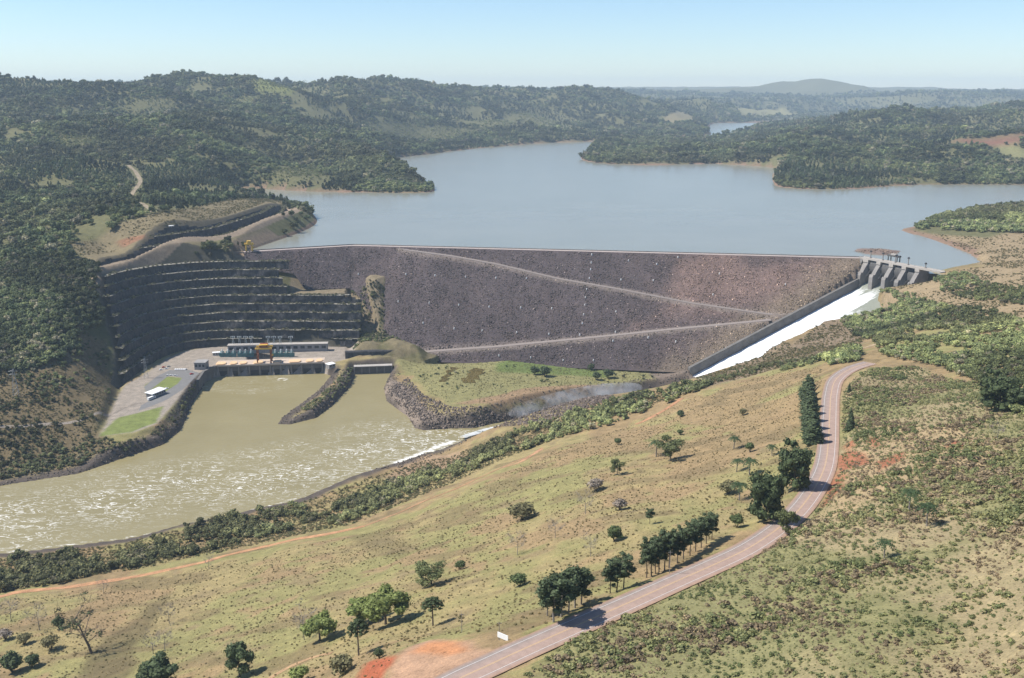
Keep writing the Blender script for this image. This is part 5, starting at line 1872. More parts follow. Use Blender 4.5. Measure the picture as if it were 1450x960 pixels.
def mast_parts():
    t = []
    p = MB()
    for s in (-1, 1):
        p.bar((s * 1.3, 0, 0), (s * .25, 0, 11), .17, 4)
    for k in range(4):
        p.bar((-1.1 + .25 * k, 0, 1.5 + 2.3 * k), (1.1 - .25 * k, 0, 2.6 + 2.3 * k), .1, 4)
    t.append(("frame", p.mesh("frame", M['porcelain'])))
    p = MB(); p.bar((-2.6, 0, 10.6), (2.6, 0, 10.6), .16, 4); t.append(("crossarm", p.mesh("crossarm", M['porcelain'])))
    for x_ in (-2.3, 2.3):
        p = MB(); p.bar((x_, 0, 10.5), (x_ * .9, -.6, 8.2), .3, 6); t.append(("insulator", p.mesh("insulator", M['porcelain'])))
    return t


MP = mast_parts()
for k, u in enumerate((329, 338, 347, 355, 379, 387, 396, 411)):
    q = at(u, 500.5, PLAT)
    e = empty("line_mast", (q[0], q[1] + 7, PLAT + 10.0), PRZ)
    for nm, me in MP:
        link(nm, me, e)
    tag(e, "slim white cable mast, %s from the left on the gallery roof" % ordn[k], "mast", "cable masts on the gallery roof")


def gantry_crane(name, label, loc, rz, span_x, span_y, h, body, beam, house_on=True):
    e = empty(name, loc, rz)
    for sx in (-1, 1):
        for sy in (-1, 1):
            p = MB(); x_, y_ = sx * span_x / 2, sy * span_y / 2
            p.box(x_ - .7, x_ + .7, y_ - .7, y_ + .7, .8, h); p.build("leg", body, e)
            p = MB(); p.box(x_ - 1.2, x_ + 1.2, y_ - .5, y_ + .5, 0, .78); p.build("bogie", M['dark'], e)
    for sy in (-1, 1):
        p = MB(); p.box(-span_x / 2 - 2.0, span_x / 2 + 2.0, sy * span_y / 2 - .8, sy * span_y / 2 + .8, h + .02, h + 1.9); p.build("girder", beam, e)
    for sx in (-1, 1):
        p = MB(); p.box(sx * span_x / 2 - .6, sx * span_x / 2 + .6, -span_y / 2 + .9, span_y / 2 - .9, h * .55, h * .55 + 1.0); p.build("tie_beam", body, e)
        p = MB(); p.bar((sx * span_x / 2, -span_y / 2, h * .58), (sx * span_x / 2, span_y / 2, h - .3), .35, 4); p.build("brace", body, e)
    p = MB(); p.box(-span_x * .3, span_x * .3, -span_y / 2 - .4, span_y / 2 + .4, h + 1.92, h + 5.2); hb = p.build("machine_house", body, e)
    p = MB(); p.box(-span_x * .32, span_x * .32, -span_y / 2 - .6, -span_y / 2 + 3, h + 5.22, h + 5.6); p.build("roof", beam, hb)
    p = MB(); p.bar((0, 0, h), (0, 0, h * .5), .12, 4); p.box(-.5, .5, -.4, .4, h * .5 - 1.2, h * .5); p.build("hook_block", M['dark'], e)
    p = MB(); p.box(span_x / 2 + .75, span_x / 2 + 2.6, -1, 1, h * .45, h * .45 + 2.4); p.build("cab", beam, e)
    tag(e, label, "crane")
    return e


xc, _y = to_ph(376, 511)
gantry_crane("gantry_crane", "big rust red gantry crane with yellow girders standing on the powerhouse deck", ph(xc, 10.0, PLAT + .35), PRZ, 16, 11, 17.5, M['orange'], M['yellow'])
q = at(352, 356.5, 4)
gantry_crane("intake_crane", "yellow gantry crane standing at the left end of the dam crest", (q[0], q[1] + 4, 4.3), math.atan2(E0[1], E0[0]), 8, 7, 9, M['yellow'], M['yellow'])


# ------------------------------------------------------------------ vehicles
def car_meshes(paint, L=4.3, Wd=1.8, Hh=1.5):
    t = []
    p = MB()
    prof = [(-L / 2, .35), (L / 2, .35), (L / 2, .75), (L * .28, .92), (-L / 2, .95)]
    p.extrude([(x_, -Wd / 2, z_) for x_, z_ in prof], (0, Wd, 0))
    cab = [(-L * .42, .93), (L * .22, .90), (L * .08, Hh), (-L * .32, Hh)]
    p.extrude([(x_, -Wd / 2 + .12, z_) for x_, z_ in cab], (0, Wd - .24, 0))
    t.append(("body", p.mesh("body", paint)))
    p = MB()
    g_ = [(-L * .36, 1.0), (L * .16, .98), (L * .05, Hh - .1), (-L * .30, Hh - .1)]
    for y_ in (-Wd / 2 + .08, Wd / 2 - .12):
        p.extrude([(x_, y_, z_) for x_, z_ in g_], (0, .04, 0))
    p.add([(L * .235, -Wd / 2 + .2, .93), (L * .235, Wd / 2 - .2, .93), (L * .10, Wd / 2 - .25, Hh - .05), (L * .10, -Wd / 2 + .25, Hh - .05)], [(0, 1, 2, 3)])
    t.append(("window", p.mesh("window", M['glass'])))
    for x_ in (-L * .3, L * .3):
        for y_ in (-Wd / 2 + .05, Wd / 2 - .25):
            p = MB(); p.bar((x_, y_, .33), (x_, y_ + .2, .33), .33, 8); t.append(("wheel", p.mesh("wheel", M['tyre'])))
    return t


CARS = {"white": car_meshes(plain('car_white', (.75, .75, .75), .3, .04, .5, 0, .5)), "red": car_meshes(plain('car_red', (.35, .03, .02), .3, .1, .5, 0, .5)), "silver": car_meshes(plain('car_silver', (.45, .46, .47), .3, .05, .5, .3, .5))}


def car(u, v, paint, rz, label, group, name="parked_car"):
    q = at(u, v, PLAT)
    e = empty(name, (q[0], q[1], PLAT + .06), rz)
    for nm, me in CARS[paint]:
        link(nm, me, e)
    tag(e, label, "car", group)


GRP = "cars parked by the powerhouse"
for k, u in enumerate((249.5, 252.3, 255, 257.8, 260.5, 263)):
    car(u, 523.5, "white", 1.2, "white car parked in the close row on the asphalt, %s from the left" % ordn[k], "white cars in the parking row")
car(228, 524, "white", .5, "white car parked at the far left edge of the parking area", GRP)
car(232, 520.5, "red", .4, "red car parked among white cars at the rock wall", GRP)
car(236, 522.5, "white", .3, "white car parked right beside the red car at the rock wall", GRP)
car(239, 519.5, "silver", .3, "silver car parked behind the cars at the rock wall", GRP)
car(271.5, 530, "red", .8, "red car parked alone beside the concrete retaining wall", GRP)
for k, u in enumerate((238, 242.5, 248.5)):
    car(u, 532 + k * .15, "white", .1, "white car at the upper edge of the lawn, %s from the left" % ordn[k], "cars along the lawn")
car(236, 550.5, "white", .35, "white car parked at the right end of the white roofed shed", GRP)
# bus
q = at(214.5, 565.5, PLAT)
e = empty("bus", (q[0], q[1], PLAT + .06), math.atan2(*(at(232, 556, PLAT) - at(207, 566, PLAT))[[1, 0]]))
p = MB(); p.extrude([(x_, -1.25, z_) for x_, z_ in [(-5.4, .5), (5.4, .5), (5.4, 2.2), (5.1, 3.1), (-5.4, 3.1)]], (0, 2.5, 0)); bb = p.build("body", M['white'], e)
for k in range(6):
    for y_ in (-1.29, 1.25):
        p = MB(); p.box(-4.9 + k * 1.6, -3.6 + k * 1.6, y_, y_ + .04, 1.6, 2.5); p.build("window", M['glass'], bb)
for x_ in (-3.6, 3.6):
    for y_ in (-1.27, 1.02):
        p = MB(); p.bar((x_, y_, .45), (x_, y_ + .25, .45), .45, 8); p.build("wheel", M['tyre'], e)
tag(e, "white bus parked along the front of the white roofed shed", "bus")
# parking asphalt on the terrace
m_ = M['lot'] = plain('parking_asphalt', (.16, .155, .15), .9, .2, .3)
lot = at(*np.array([(222, 533), (240, 524), (268, 524), (282, 528), (271, 540), (258, 552), (236, 566), (212, 576), (196, 582), (200, 574), (232, 556), (252, 543), (258, 535), (240, 531), (222, 545), (208, 556), (204, 548)]).T, PLAT)
poly_obj("parking_area", lot, PLAT + .05, m_)
tag(bpy.data.objects["parking_area"], kind="structure")

# ------------------------------------------------------------------ clipped hedges forming an emblem on the meadow
hedge_m = leaf_fixed('hedge_leaves', (.22, .17, .06), .1)


def hedge(poly_px, label):
    P3 = np.array([hit(600 + a / 12.08, 500 + b2 / 12.08) for a, b2 in poly_px])
    c0 = P3.mean(0)
    e = empty("clipped_hedge", (c0[0], c0[1], P3[:, 2].min() - .1))
    top = 1.3
    p = MB(); p.prism([(q[0] - c0[0], q[1] - c0[1]) for q in P3], 0, top - .15); p.build("stems", hedge_m, e)
    x_, y_ = candidates(P3, .5)
    n = len(x_)
    # leafy shell on top and sides
    pe = np.concatenate([P3[i_] + (P3[(i_ + 1) % len(P3)] - P3[i_]) * np.linspace(0, 1, 30)[:, None] for i_ in range(len(P3))])
    pts = np.concatenate([np.stack([x_ - c0[0], y_ - c0[1], np.full(n, top) + rng.random(n) * .2], -1)] + [np.stack([pe[:, 0] - c0[0], pe[:, 1] - c0[1], np.full(len(pe), zq) + rng.random(len(pe)) * .3], -1) for zq in (.2, .6, 1.0)])
    n = len(pts)
    t1 = rng.normal(size=(n, 3)); t1 /= np.linalg.norm(t1, axis=1)[:, None]; t2 = np.cross(t1, rng.normal(size=(n, 3))); t2 /= np.linalg.norm(t2, axis=1)[:, None]
    V = np.stack([pts - t1 * .35, pts - t2 * .35, pts + t1 * .35, pts + t2 * .35], 1).reshape(-1, 3)
    link("foliage", mesh_np("foliage", V, np.arange(4 * n).reshape(n, 4), hedge_m), e)
    tag(e, label, "hedge", "clipped hedges on the meadow")


for q, lb in (([(450, 250), (650, 255), (690, 312), (590, 300), (470, 300)], "brown clipped hedge block, topmost of the left emblem group"), ([(380, 315), (420, 300), (590, 305), (570, 352), (400, 355)], "brown clipped hedge block, second from top in the left emblem group"),
              ([(300, 428), (420, 365), (610, 360), (520, 408)], "brown clipped hedge block, third from top in the left emblem group"), ([(260, 492), (350, 432), (580, 437), (480, 497)], "brown clipped hedge block, lowest of the left emblem group"),
              ([(735, 318), (880, 268), (1060, 285), (970, 322)], "brown clipped hedge block, topmost of the right emblem group"), ([(720, 372), (800, 328), (1050, 338), (930, 382)], "brown clipped hedge block, second from top in the right emblem group"),
              ([(720, 432), (760, 388), (930, 398), (960, 455), (860, 448)], "brown clipped hedge block, third from top in the right emblem group"), ([(640, 442), (850, 457), (890, 512), (680, 505)], "brown clipped hedge block, lowest of the right emblem group")):
    hedge(q, lb)

# ------------------------------------------------------------------ single trees
LEAF = {'dark': leaf_fixed('dark_leaves', (.080, .105, .046)), 'mid': leaf_fixed('green_leaves', (.10, .13, .05)), 'bright': leaf_fixed('bright_leaves', (.23, .27, .085), .35), 'pine': leaf_fixed('pine_needles', (.080, .105, .050), .2),
        'grey': leaf_fixed('grey_twigs', (.27, .225, .18), .1), 'soft': leaf_fixed('soft_leaves', (.15, .17, .07)), 'palm': leaf_fixed('palm_leaves', (.05, .078, .03)), 'olive': leaf_fixed('olive_leaves', (.17, .155, .075))}


def limbs(p, r, base, top, rad, n, spread, h0, h1, lean=(0, 0), sub=2):
    """trunk and limbs as tapered bars"""
    a = Vector((0, 0, -.3)); tips = []
    segs = 4
    pts = [Vector((lean[0] * (k / segs) ** 1.5 + (r.random() - .5) * .25 * (0 < k < segs), lean[1] * (k / segs) ** 1.5 + (r.random() - .5) * .25 * (0 < k < segs), -.3 + (top + .3) * k / segs)) for k in range(segs + 1)]
    for k in range(segs):
        p.bar(pts[k], pts[k + 1], rad * (1 - .75 * k / segs), 6, rad * (1 - .75 * (k + 1) / segs))
    for k in range(n):
        f = h0 + (h1 - h0) * (k + r.random()) / n
        j = min(int(f * segs), segs - 1)
        o = pts[j].lerp(pts[j + 1], f * segs - j)
        t = 2.4 * k + r.random()
        L = spread * (.55 + .5 * r.random())
        q = o + Vector((math.cos(t) * L, math.sin(t) * L, L * (.35 + .6 * r.random())))
        p.bar(o, q, rad * .38, 4, rad * .12); tips.append(q)
        for s_ in range(sub):
            t2 = t + (r.random() - .5) * 2
            w = o.lerp(q, .5 + .4 * r.random()); L2 = L * .5
            e_ = w + Vector((math.cos(t2) * L2, math.sin(t2) * L2, L2 * (.2 + .7 * r.random())))
            p.bar(w, e_, rad * .16, 3, rad * .05); tips.append(e_)
    return tips


PROTO = {}


def proto(kind, seed):
    key = (kind, seed)
    if key in PROTO:
        return PROTO[key]
    r = random.Random(seed * 17 + len(kind)); p = MB(); nm = "%s_%d" % (kind, seed)
    H = 10.0
    if kind in ('broad', 'bright', 'soft', 'olive', 'bigdark'):
        wide = {'broad': .36, 'bright': .40, 'soft': .42, 'olive': .40, 'bigdark': .44}[kind]
        tips = limbs(p, r, 0, H * .7, .28, 9, H * wide * .7, .25, .95)
        lob = [(t.x, t.y, t.z, H * (.10 + .07 * r.random())) for t in tips] + [(0, 0, H * .68, H * .24)]
        lob = [q for q in lob if q[2] > H * (.12 if kind == 'bigdark' else .22)]
        if kind == 'bigdark':
            lob += [(math.cos(t) * 2.7, math.sin(t) * 2.7, 2.0, 1.7) for t in np.arange(6) * 1.05] + [(math.cos(t) * 2.3, math.sin(t) * 2.3, 4.6 + (k_ % 2) * 1.2, 1.9) for k_, t in enumerate(np.arange(6) * 1.05 + .5)] + [(0, 0, 7.6, 2.0), (0.8, -.6, 6.4, 2.2)]
        cm = crown_mesh(nm + "_crown", lob, 2400, .24, LEAF[{'broad': 'dark', 'bright': 'bright', 'soft': 'soft', 'olive': 'olive', 'bigdark': 'dark'}[kind]], seed, kind != 'soft', .85, None, .5)
        bark = 'bark'
    elif kind == 'eucalypt':
        tips = limbs(p, r, 0, H * .95, .17, 12, H * .17, .35, .98, sub=1)
        lob = [(t.x, t.y, t.z, H * (.06 + .045 * r.random())) for t in tips] + [(0, 0, H * .9, .9)]
        cm = crown_mesh(nm + "_crown", lob, 950, .20, LEAF['pine'], seed, True, 1.25, None, .5); bark = 'greybark'
    elif kind == 'pine':
        tips = limbs(p, r, 0, H * .95, .15, 16, H * .20, .38, .96, sub=0)
        lob = [(t.x * .8, t.y * .8, t.z, H * (.065 + .04 * r.random())) for t in tips] + [(0, 0, H * .92, .8), (0, 0, H * .75, 1.0), (0, 0, H * .58, 1.0)]
        cm = crown_mesh(nm + "_crown", lob, 950, .17, LEAF['pine'], seed, True, .9, None, .5); bark = 'bark'
    elif kind == 'cypress':
        p.bar((0, 0, -.3), (0, 0, H * .9), .2, 6, .05)
        lob = []
        for k in range(14):
            f = k / 13; rr = 1.35 * (1 - f) ** .7 + .25
            for j in range(3):
                t = r.random() * 6.28
                lob.append((math.cos(t) * rr * .45, math.sin(t) * rr * .45, H * (.06 + .88 * f), rr * .7))
        cm = crown_mesh(nm + "_crown", lob, 1100, .16, LEAF['pine'], seed, True, 1.1, None, .45); bark = 'bark'
    elif kind == 'araucaria':
        p.bar((0, 0, -.3), (.1, 0, H * .86), .24, 7, .14)
        lob = []
        for ring, (rad, z_, cnt, s_) in enumerate(((2.5, .72, 11, .62), (2.1, .80, 9, .62), (1.5, .88, 7, .6), (.7, .94, 4, .55))):
            for k in range(cnt):
                t = 6.283 * (k + r.random() * .4) / cnt + ring
                q = (math.cos(t) * rad, math.sin(t) * rad, H * z_ + (r.random() - .3) * .4)
                p.bar((.08, 0, H * (z_ - .06)), q, .06, 4, .03)
                lob.append((*q, s_ * (.85 + .3 * r.random())))
                lob.append((q[0] * .6, q[1] * .6, q[2] + .12, s_ * .8))
        cm = crown_mesh(nm + "_crown", lob, 1500, .13, LEAF['dark'], seed, True, .8, None, .4); bark = 'bark'
    elif kind in ('bare', 'deadleaf'):
        lean = (-2.6, .4) if kind == 'deadleaf' else ((r.random() - .5) * 1.2, 0)
        tips = limbs(p, r, 0, H * .8, .26 if kind == 'deadleaf' else .17, 12, H * .34, .3, .98, lean, 3)
        for t in list(tips):
            for k in range(4):
                d = Vector((r.random() - .5, r.random() - .5, r.random() * .8)) * 2.2
                p.bar(t, t + d, .035, 3, .012)
        lob = [(t.x, t.y, t.z, .55 + .35 * r.random()) for t in tips[::(3 if kind == 'deadleaf' else 2)]]
        if kind == 'deadleaf':
            lob += [(-3.4, .3, 6.6, 1.3), (-4.4, .4, 5.8, 1.1), (-2.4, .2, 7.6, 1.1)]
        cm = crown_mesh(nm + "_crown", lob, 420 if kind == 'deadleaf' else 200, .15 if kind == 'deadleaf' else .09, LEAF['dark' if kind == 'deadleaf' else 'grey'], seed, False, .8, None, .9); bark = 'greybark' if kind == 'bare' else 'bark'
    elif kind == 'palm':
        p.bar((0, 0, -.3), (.15, .1, H * .72), .20, 7, .14)
        V = []; Fq = []; k0 = 0
        for k in range(17):
            t = 6.283 * k / 17 + r.random() * .3; up = .2 + .9 * r.random(); L = 3.6 + r.random() * .8
            for side in (-1, 1):
                prev = None
                for j in range(8):
                    f = j / 7
                    rr = L * f * (1 - .18 * f); z_ = H * .73 + up * 3.0 * f - 4.2 * f * f
                    c0 = np.array((math.cos(t) * rr + .15, math.sin(t) * rr + .1, z_)); sd = np.array((-math.sin(t), math.cos(t), -.55 * side)) * side
                    w = .78 * (1 - f) ** .6 * min(1, f * 5 + .15)
                    if prev is not None and j % 1 == 0:
                        V += [prev[0], c0 * .75 + prev[0] * .25, c0 + sd * w, prev[0] * .6 + c0 * .4 + sd * w]
                        Fq.append((k0, k0 + 1, k0 + 2, k0 + 3)); k0 += 4
                    prev = (c0,)
        cm = mesh_np(nm + "_crown", np.array(V), np.array(Fq), LEAF['palm']); bark = 'greybark'
    else:   # bush
        for k in range(5):
            p.bar((0, 0, -.3), (math.cos(k * 1.25) * 2.2, math.sin(k * 1.25) * 2.2, 5.5), .2, 4, .06)
        lob = [(math.cos(k * 1.1) * 2.6 * r.random(), math.sin(k * 1.1) * 2.6 * r.random(), 4 + 3.2 * r.random(), 2.0 + r.random()) for k in range(7)]
        cm = crown_mesh(nm + "_crown", lob, 800, .40, LEAF[{'darkbush': 'dark', 'bush': 'mid', 'greybush': 'grey', 'olivebush': 'olive', 'brightbush': 'bright'}[kind]], seed, kind not in ('greybush', 'olivebush'), .9, None, .5)
        bark = 'bark'
    PROTO[key] = (p.mesh(nm + "_trunk", M[bark]), cm)
    return PROTO[key]


NAMES = {'broad': ('broadleaf_tree', 'tree'), 'bright': ('broadleaf_tree', 'tree'), 'soft': ('broadleaf_tree', 'tree'), 'olive': ('broadleaf_tree', 'tree'), 'bigdark': ('broadleaf_tree', 'tree'), 'eucalypt': ('eucalyptus_tree', 'tree'), 'pine': ('pine_tree', 'tree'), 'cypress': ('conifer_tree', 'tree'),
         'araucaria': ('araucaria_tree', 'tree'), 'bare': ('bare_tree', 'tree'), 'deadleaf': ('gnarled_tree', 'tree'), 'palm': ('palm_tree', 'palm'), 'darkbush': ('bush', 'bush'), 'bush': ('bush', 'bush'), 'greybush': ('bush', 'bush'), 'olivebush': ('bush', 'bush'), 'brightbush': ('bush', 'bush')}
tcount = 0


def tree(kind, u, vb, vt, label, group=None, wide=1.0):
    global tcount
    tcount += 1
    q = hit(u, vb)
    d = rays(u, vt)
    h = max(.8, CAMZ + d[2] / d[1] * q[1] - q[2]) * (.78 if kind in ('olivebush', 'bush', 'greybush') else 1.0)
    tm, cm = proto(kind, tcount % (3 if kind in ('pine', 'eucalypt', 'cypress', 'bare', 'palm') else 2))
    e = empty(NAMES[kind][0], (q[0], q[1], q[2]), random.random() * 6.28 if kind != 'deadleaf' else 0)
    s = h / 10.0
    e.scale = (s * wide, s * wide, s)
    link("trunk" if 'bush' not in kind else "stem", tm, e)
    link("crown" if 'bush' not in kind else "foliage", cm, e)
    tag(e, label, NAMES[kind][1], group)
    return e


tree('araucaria', 613, 886, 846, "umbrella shaped dark araucaria standing alone above the red parking ground", wide=1.25)
tree('bright', 546, 884, 833, "largest bright green round tree of the clump, left of the lone araucaria", wide=1.35)
tree('bright', 512, 884, 845, "bright green tree in the middle of the clump left of the araucaria", wide=1.45)
tree('bright', 453, 907, 868, "small bright green tree at the left end of the bright clump", wide=1.35)
tree('araucaria', 508, 928, 878, "dark flat topped tree in front of the bright green clump", wide=1.0)
tree('olivebush', 484, 955, 918, "large olive brown bush beside the red earth bank", wide=1.6)
tree('brightbush', 422, 968, 944, "bright green bush at the bottom edge, left of the olive bush", wide=1.4)
tree('darkbush', 537, 932, 916, "dark small bush right above the red earth bank", wide=1.3)
tree('bare', 431, 906, 863, "slim leafless tree just left of the bright green clump")
tree('broad', 340, 958, 906, "dark open tree standing alone in the pasture near the bottom edge")
tree('bigdark', 222, 982, 932, "round dark green tree cut by the bottom edge, left of centre", wide=1.25)
tree('deadleaf', 130, 925, 865, "gnarled leaning tree with half bare crown in the lower left pasture", wide=1.25)
for u, vb, vt, lb in ((240, 883, 856, "leafless grey tree beside the dark hollow in the pasture"), (217, 926, 894, "thin leafless tree, left of two in the dark hollow"), (234, 922, 890, "thin leafless tree, right of two in the dark hollow"), (56, 892, 858, "pale leafless tree left of the gnarled tree"),
                      (16, 878, 848, "leafless tree at the far left edge below the dirt track"), (147, 840, 820, "small leafless tree close under the dirt track"), (829, 728, 696, "broad leafless tree in the middle of the pasture"), (786, 762, 734, "grey leafless tree below the broad leafless one in mid pasture"),
                      (836, 788, 756, "tall leafless tree above the roadside eucalyptus clump"), (733, 786, 754, "thin leafless tree in the centre of the pasture"), (1412, 623, 598, "leafless tree on the scrub hill near the right edge"), (296, 806, 786, "small leafless tree beside the dirt track, left of centre")):
    tree('bare', u, vb, vt, lb, "leafless trees in the pasture")
for kind, u, vb, vt, lb, w in (('olivebush', 72, 920, 892, "olive bush left of the gnarled leaning tree", 1.3), ('darkbush', 18, 952, 922, "dark bush in the bottom left corner", 1.4), ('darkbush', 45, 945, 925, "second dark bush in the bottom left corner, on its right", 1.3), ('olivebush', 35, 912, 890, "olive bush above the dark corner bushes", 1.5), ('greybush', 8, 905, 885, "grey twiggy bush at the left edge", 1.5),
                               ('darkbush', 84, 890, 872, "dark bush touching the crown of the gnarled tree", 1.3),
                               ('soft', 611, 828, 796, "pale green airy tree in mid pasture above the araucaria", 1.5), ('olivebush', 740, 735, 704, "wide olive thicket in the middle of the pasture", 2.0), ('greybush', 844, 695, 671, "pinkish grey twiggy bush high in the pasture", 1.5), ('greybush', 878, 722, 699, "pinkish grey bush right of the broad leafless tree", 1.6),
                               ('bush', 870, 766, 738, "green bush above the two roadside trees", 1.3), ('pine', 920, 742, 721, "small dark conifer alone in the pasture", 1.4), ('soft', 949, 653, 620, "pale green tree near the top of the pasture", 1.2), ('bush', 875, 630, 617, "round green bush near the upper edge of the pasture", 1.4),
                               ('soft', 874, 672, 650, "thin pale tree in the upper pasture", 1.0), ('bush', 963, 616, 606, "low dark green bush close to the short red track", 1.6), ('bush', 652, 806, 790, "low green bush in the centre foreground pasture", 1.6), ('bush', 735, 830, 808, "green thicket patch in the pasture left of the eucalyptus clump", 1.8),
                               ('olivebush', 1031, 699, 674, "olive thicket beside the pasture palms", 1.7), ('bush', 1043, 747, 721, "small green tree-like bush left of the big dark trees", 1.2), ('soft', 1112, 754, 720, "small green tree at the road edge below the bend", 1.0), ('olivebush', 1052, 588, 574, "olive bush high on the pasture slope", 1.4),
                               ('darkbush', 964, 590, 580, "dark bush near the brow of the pasture slope", 1.5), ('bush', 1062, 640, 622, "green bush in the upper right pasture", 1.2)):
    tree(kind, u, vb, vt, lb, None, w)
EU = [(775, 872, 833), (784, 881, 822), (795, 874, 814), (805, 867, 814), (814, 861, 809), (823, 856, 812)]
for k, (u, vb, vt) in enumerate(EU):
    tree('eucalypt', u, vb, vt, "tall dark eucalyptus in the roadside clump, %s from the left" % ordn[k], "eucalyptus clump by the road", 1.5)
for k, (u, vb, vt) in enumerate(((864, 840, 803), (873, 838, 792), (883, 833, 786))):
    tree('pine', u, vb, vt, "dark pine in the small trio between clump and row, %s from the left" % ordn[k], "pine trio by the road", 1.5)
PR = [(915.5, 818, 770), (922.5, 815.6, 764), (928, 812.5, 768), (933, 810, 762), (941, 808, 757), (947, 804, 752), (959, 798, 754), (968, 792, 748), (977, 787, 742), (985, 781, 738), (993, 775, 735), (1000, 770, 730), (1008, 765, 728)]
for k, (u, vb, vt) in enumerate(PR):
    tree('pine', u, vb, vt, "pine with bare lower trunk in the roadside row, %s from the left" % ordn[k], "pine row along the road", 1.25)
tree('bigdark', 1083, 737, 662, "big dark dense tree beside the road bend, lower of the pair", wide=.78)
tree('bigdark', 1124, 692, 627, "big dark dense tree beside the road bend, upper of the pair", wide=.85)
for k in range(9):
    tree('cypress', 1144 + k * .9, 560 + k * 8.4, 528 + k * 8.0, "dark columnar conifer in the dense roadside line, %s from the far end" % ordn[k], "conifer line beside the road", 2.7)
for u, vb, vt, lb in ((1202, 556, 541, "small dark conifer right of the road, the farther one"), (1203, 610, 576, "dark conifer right of the road, the nearer one")):
    tree('cypress', u, vb, vt, lb, None, 1.3)
tree('bigdark', 1414, 580, 527, "big round dark tree standing out at the edge of the right wood", wide=1.2)
tree('bigdark', 1441, 582, 545, "dark round tree next to the big one at the right edge", wide=1.2)
for u, vb, vt, lb in ((1287, 724, 686, "palm on the scrub hill, upper left of the close pair"), (1312, 745, 705, "palm on the scrub hill, lower right of the close pair"), (1252, 790, 758, "palm standing alone lowest on the scrub hill"), (1043, 668, 645, "slim palm in the pasture, left of a close pair"),
                      (1061, 673, 643, "slim palm in the pasture, right of a close pair"), (1093, 645, 626, "palm just left of the big dark trees"), (1047, 708, 676, "palm beside the olive thicket"), (1039, 636, 613, "palm highest in the upper pasture"), (929, 646, 618, "palm in the upper pasture beside the pale tree")):
    tree('palm', u, vb, vt, lb, None, 1.5)
for u, vb, vt, w, lb in ((757, 530, 517, 1.5, "dark bush on the meadow below the dam, leftmost of five"), (772, 533, 517, 1.6, "dark bush on the meadow below the dam, second of five"), (838, 524, 514, 1.4, "dark bush on the meadow below the dam, close to the dam foot"), (845, 538, 525, 1.5, "dark bush on the meadow below the dam, fourth of five"), (861, 535, 521, 1.5, "dark bush on the meadow below the dam, rightmost of five")):
    tree('darkbush', u, vb, vt, lb, "bushes on the meadow", w)

# ------------------------------------------------------------------ roadside sign, poles, pylons
q = hit(712, 908)
e = empty("roadside_sign", tuple(q), math.radians(-38))
p = MB(); p.box(-2.1, 2.1, -.08, .08, .8, 2.6); bd = p.build("board", M['white'], e)
for x_ in (-1.6, 1.6):
    p = MB(); p.box(x_ - .1, x_ + .1, .09, .25, -.3, 2.3); p.build("post", M['greybark'], e)
tag(e, "white board sign beside the road at the parking ground", "sign")
for u, vb, vt, lb in ((654, 896, 868, "weathered wooden pole at the edge of the parking ground"), (707, 900, 880, "short wooden pole behind the white roadside sign"), (948, 812, 780, "thin pole standing at the pine row")):
    q = hit(u, vb); d = rays(u, vt); h = CAMZ + d[2] / d[1] * q[1] - q[2]
    e = empty("wooden_pole", tuple(q)); p = MB(); p.bar((0, 0, -.4), (0, 0, h), .14, 6, .10); p.build("shaft", M['greybark'], e); p = MB(); p.box(-.8, .8, -.06, .06, h - .7, h - .5); p.build("crossarm", M['greybark'], e)
    tag(e, lb, "pole")


def pylon(u, vb, vt, label):
    q = hit(u, vb); d = rays(u, vt); h = CAMZ + d[2] / d[1] * q[1] - q[2]
    e = empty("lattice_pylon", tuple(q), .4)
    p = MB(); w = h * .1
    for sx in (-1, 1):
        for sy in (-1, 1):
            p.bar((sx * w, sy * w, -.5), (sx * w * .18, sy * w * .18, h), .14, 4)
    for k in range(6):
        f0, f1 = k / 6, (k + 1) / 6
        a, b2 = w * (1 - .82 * f0), w * (1 - .82 * f1)
        for s in (-1, 1):
            p.bar((-a, s * a, h * f0), (b2, s * b2, h * f1), .08, 3); p.bar((a, s * a, h * f0), (-b2, s * b2, h * f1), .08, 3)
            p.bar((s * a, -a, h * f0), (s * b2, b2, h * f1), .08, 3)
    p.build("lattice", M['steel'], e)
    for f in (.78, .9):
        p = MB(); p.bar((-h * .17, 0, h * f), (h * .17, 0, h * f), .13, 4); p.bar((-h * .17, 0, h * f), (0, 0, h * (f + .06)), .08, 3); p.bar((h * .17, 0, h * f), (0, 0, h * (f + .06)), .08, 3); p.build("crossarm", M['steel'], e)
    tag(e, label, "pylon")


pylon(23, 560, 522, "grey lattice pylon on the left bank slope below the forest")
pylon(207, 535, 507, "grey lattice pylon in the shade at the foot of the rock cut")
pylon(372, 104.5, 97, "far lattice pylon on the skyline of the left hills")

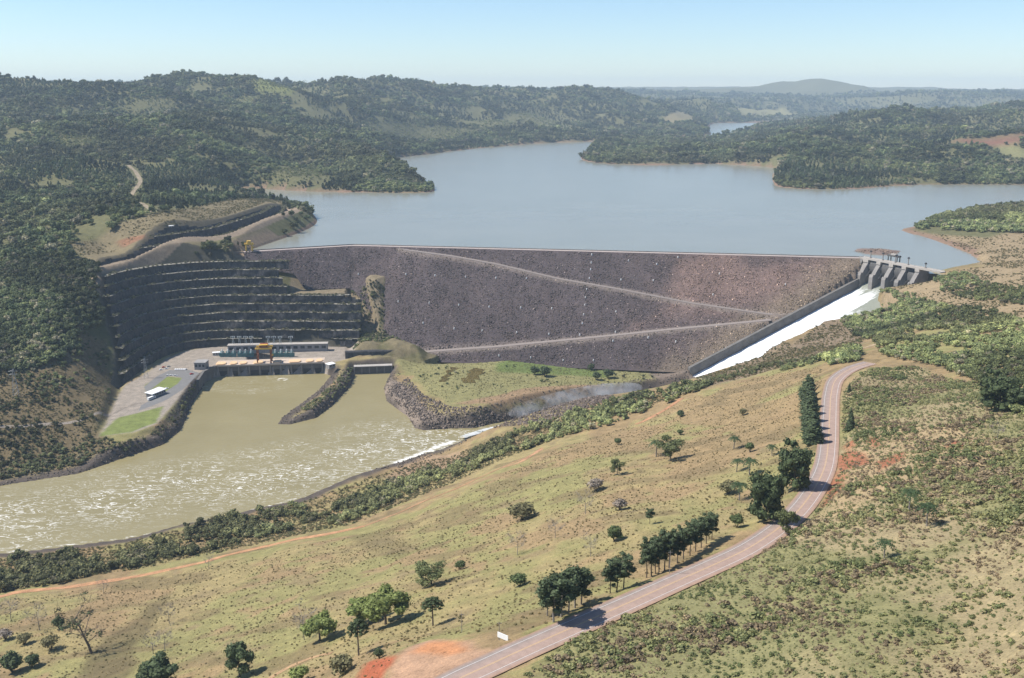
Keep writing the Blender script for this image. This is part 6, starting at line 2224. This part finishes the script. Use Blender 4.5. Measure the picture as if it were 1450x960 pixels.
# rapids at the foot of the far bank
_rp = smooth_line(at(*np.array([(655, 617), (690, 607), (735, 597), (790, 581), (830, 569), (862, 560)]).T, -113.5), 3.0)
_n = len(_rp)
_w = 5.0 * (.35 + 1.2 * fbm(np.arange(_n) * 3.0, np.zeros(_n), 24, 401, 3))
_t = offset_line(_rp, 1.0) - _rp
V = np.concatenate([_rp + _t * (_w * f_)[:, None] + np.array([0, 0, (1 - abs(f_)) * 1.4 - 1.2]) + np.stack([0 * _w, 0 * _w, (fbm(np.arange(_n) * 3.0, np.full(_n, f_ * 9), 5, 403) - .5) * 1.8], -1) for f_ in (-1, -.4, .2, .7, 1.3)])
i = np.arange(_n - 1)
me = mesh_np("rapids", V, np.concatenate([np.stack([j * _n + i, (j + 1) * _n + i, (j + 1) * _n + i + 1, j * _n + i + 1], -1) for j in range(4)]), M['chutewater'], True)
fa = me.color_attributes.new("foam", 'FLOAT_COLOR', 'POINT'); fa.data.foreach_set("color", np.tile(np.array((.5, 0, 0, 1), np.float32), len(V)))
tag(link("rapids", me), kind="structure")

# ------------------------------------------------------------------ spray over the plunge pool
m, nt, b = new_mat("spray")
nt.nodes.remove(b)
pv_ = N(nt, "ShaderNodeVolumePrincipled")
pv_.inputs["Color"].default_value = (.95, .97, 1, 1)
g = N(nt, "ShaderNodeNewGeometry")
n1 = noise(nt, .05, 3, .6, g.outputs["Position"])
dn = ramp(nt, n1.outputs[0], [(.42, (0, 0, 0)), (.7, (1, 1, 1))])
nt.links.new(math_n(nt, 'MULTIPLY', dn.outputs[0], .06), pv_.inputs["Density"])
nt.links.new(pv_.outputs[0], nt.nodes["Material Output"].inputs["Volume"])
import bmesh
bm = bmesh.new(); bmesh.ops.create_icosphere(bm, subdivisions=3, radius=1.0)
me = bpy.data.meshes.new("spray_mist"); bm.to_mesh(me); bm.free(); me.materials.append(m)
o = link("spray_mist", me); o.location = (72, 1026, -110); o.rotation_euler = (0, 0, math.atan2(.55, .84)); o.scale = (92, 20, 12)
tag(o, "thin white spray drifting over the plunge pool below the chute", "mist", None, "stuff")

# ------------------------------------------------------------------ air
m, nt, b = new_mat("haze_air")
nt.nodes.remove(b)
pv_ = N(nt, "ShaderNodeVolumePrincipled")
pv_.inputs["Color"].default_value = (.70, .87, 1.0, 1)
pv_.inputs["Density"].default_value = 5.6e-5
pv_.inputs["Anisotropy"].default_value = 0.0
nt.links.new(pv_.outputs[0], nt.nodes["Material Output"].inputs["Volume"])
p = MB(); p.box(-12000, 12000, -300, 18200, -260, float(max(HZ.max(), 330)) + 60)
o = p.build("haze", m); tag(o, "pale blue haze filling the air over the valley", "haze", None, "stuff")
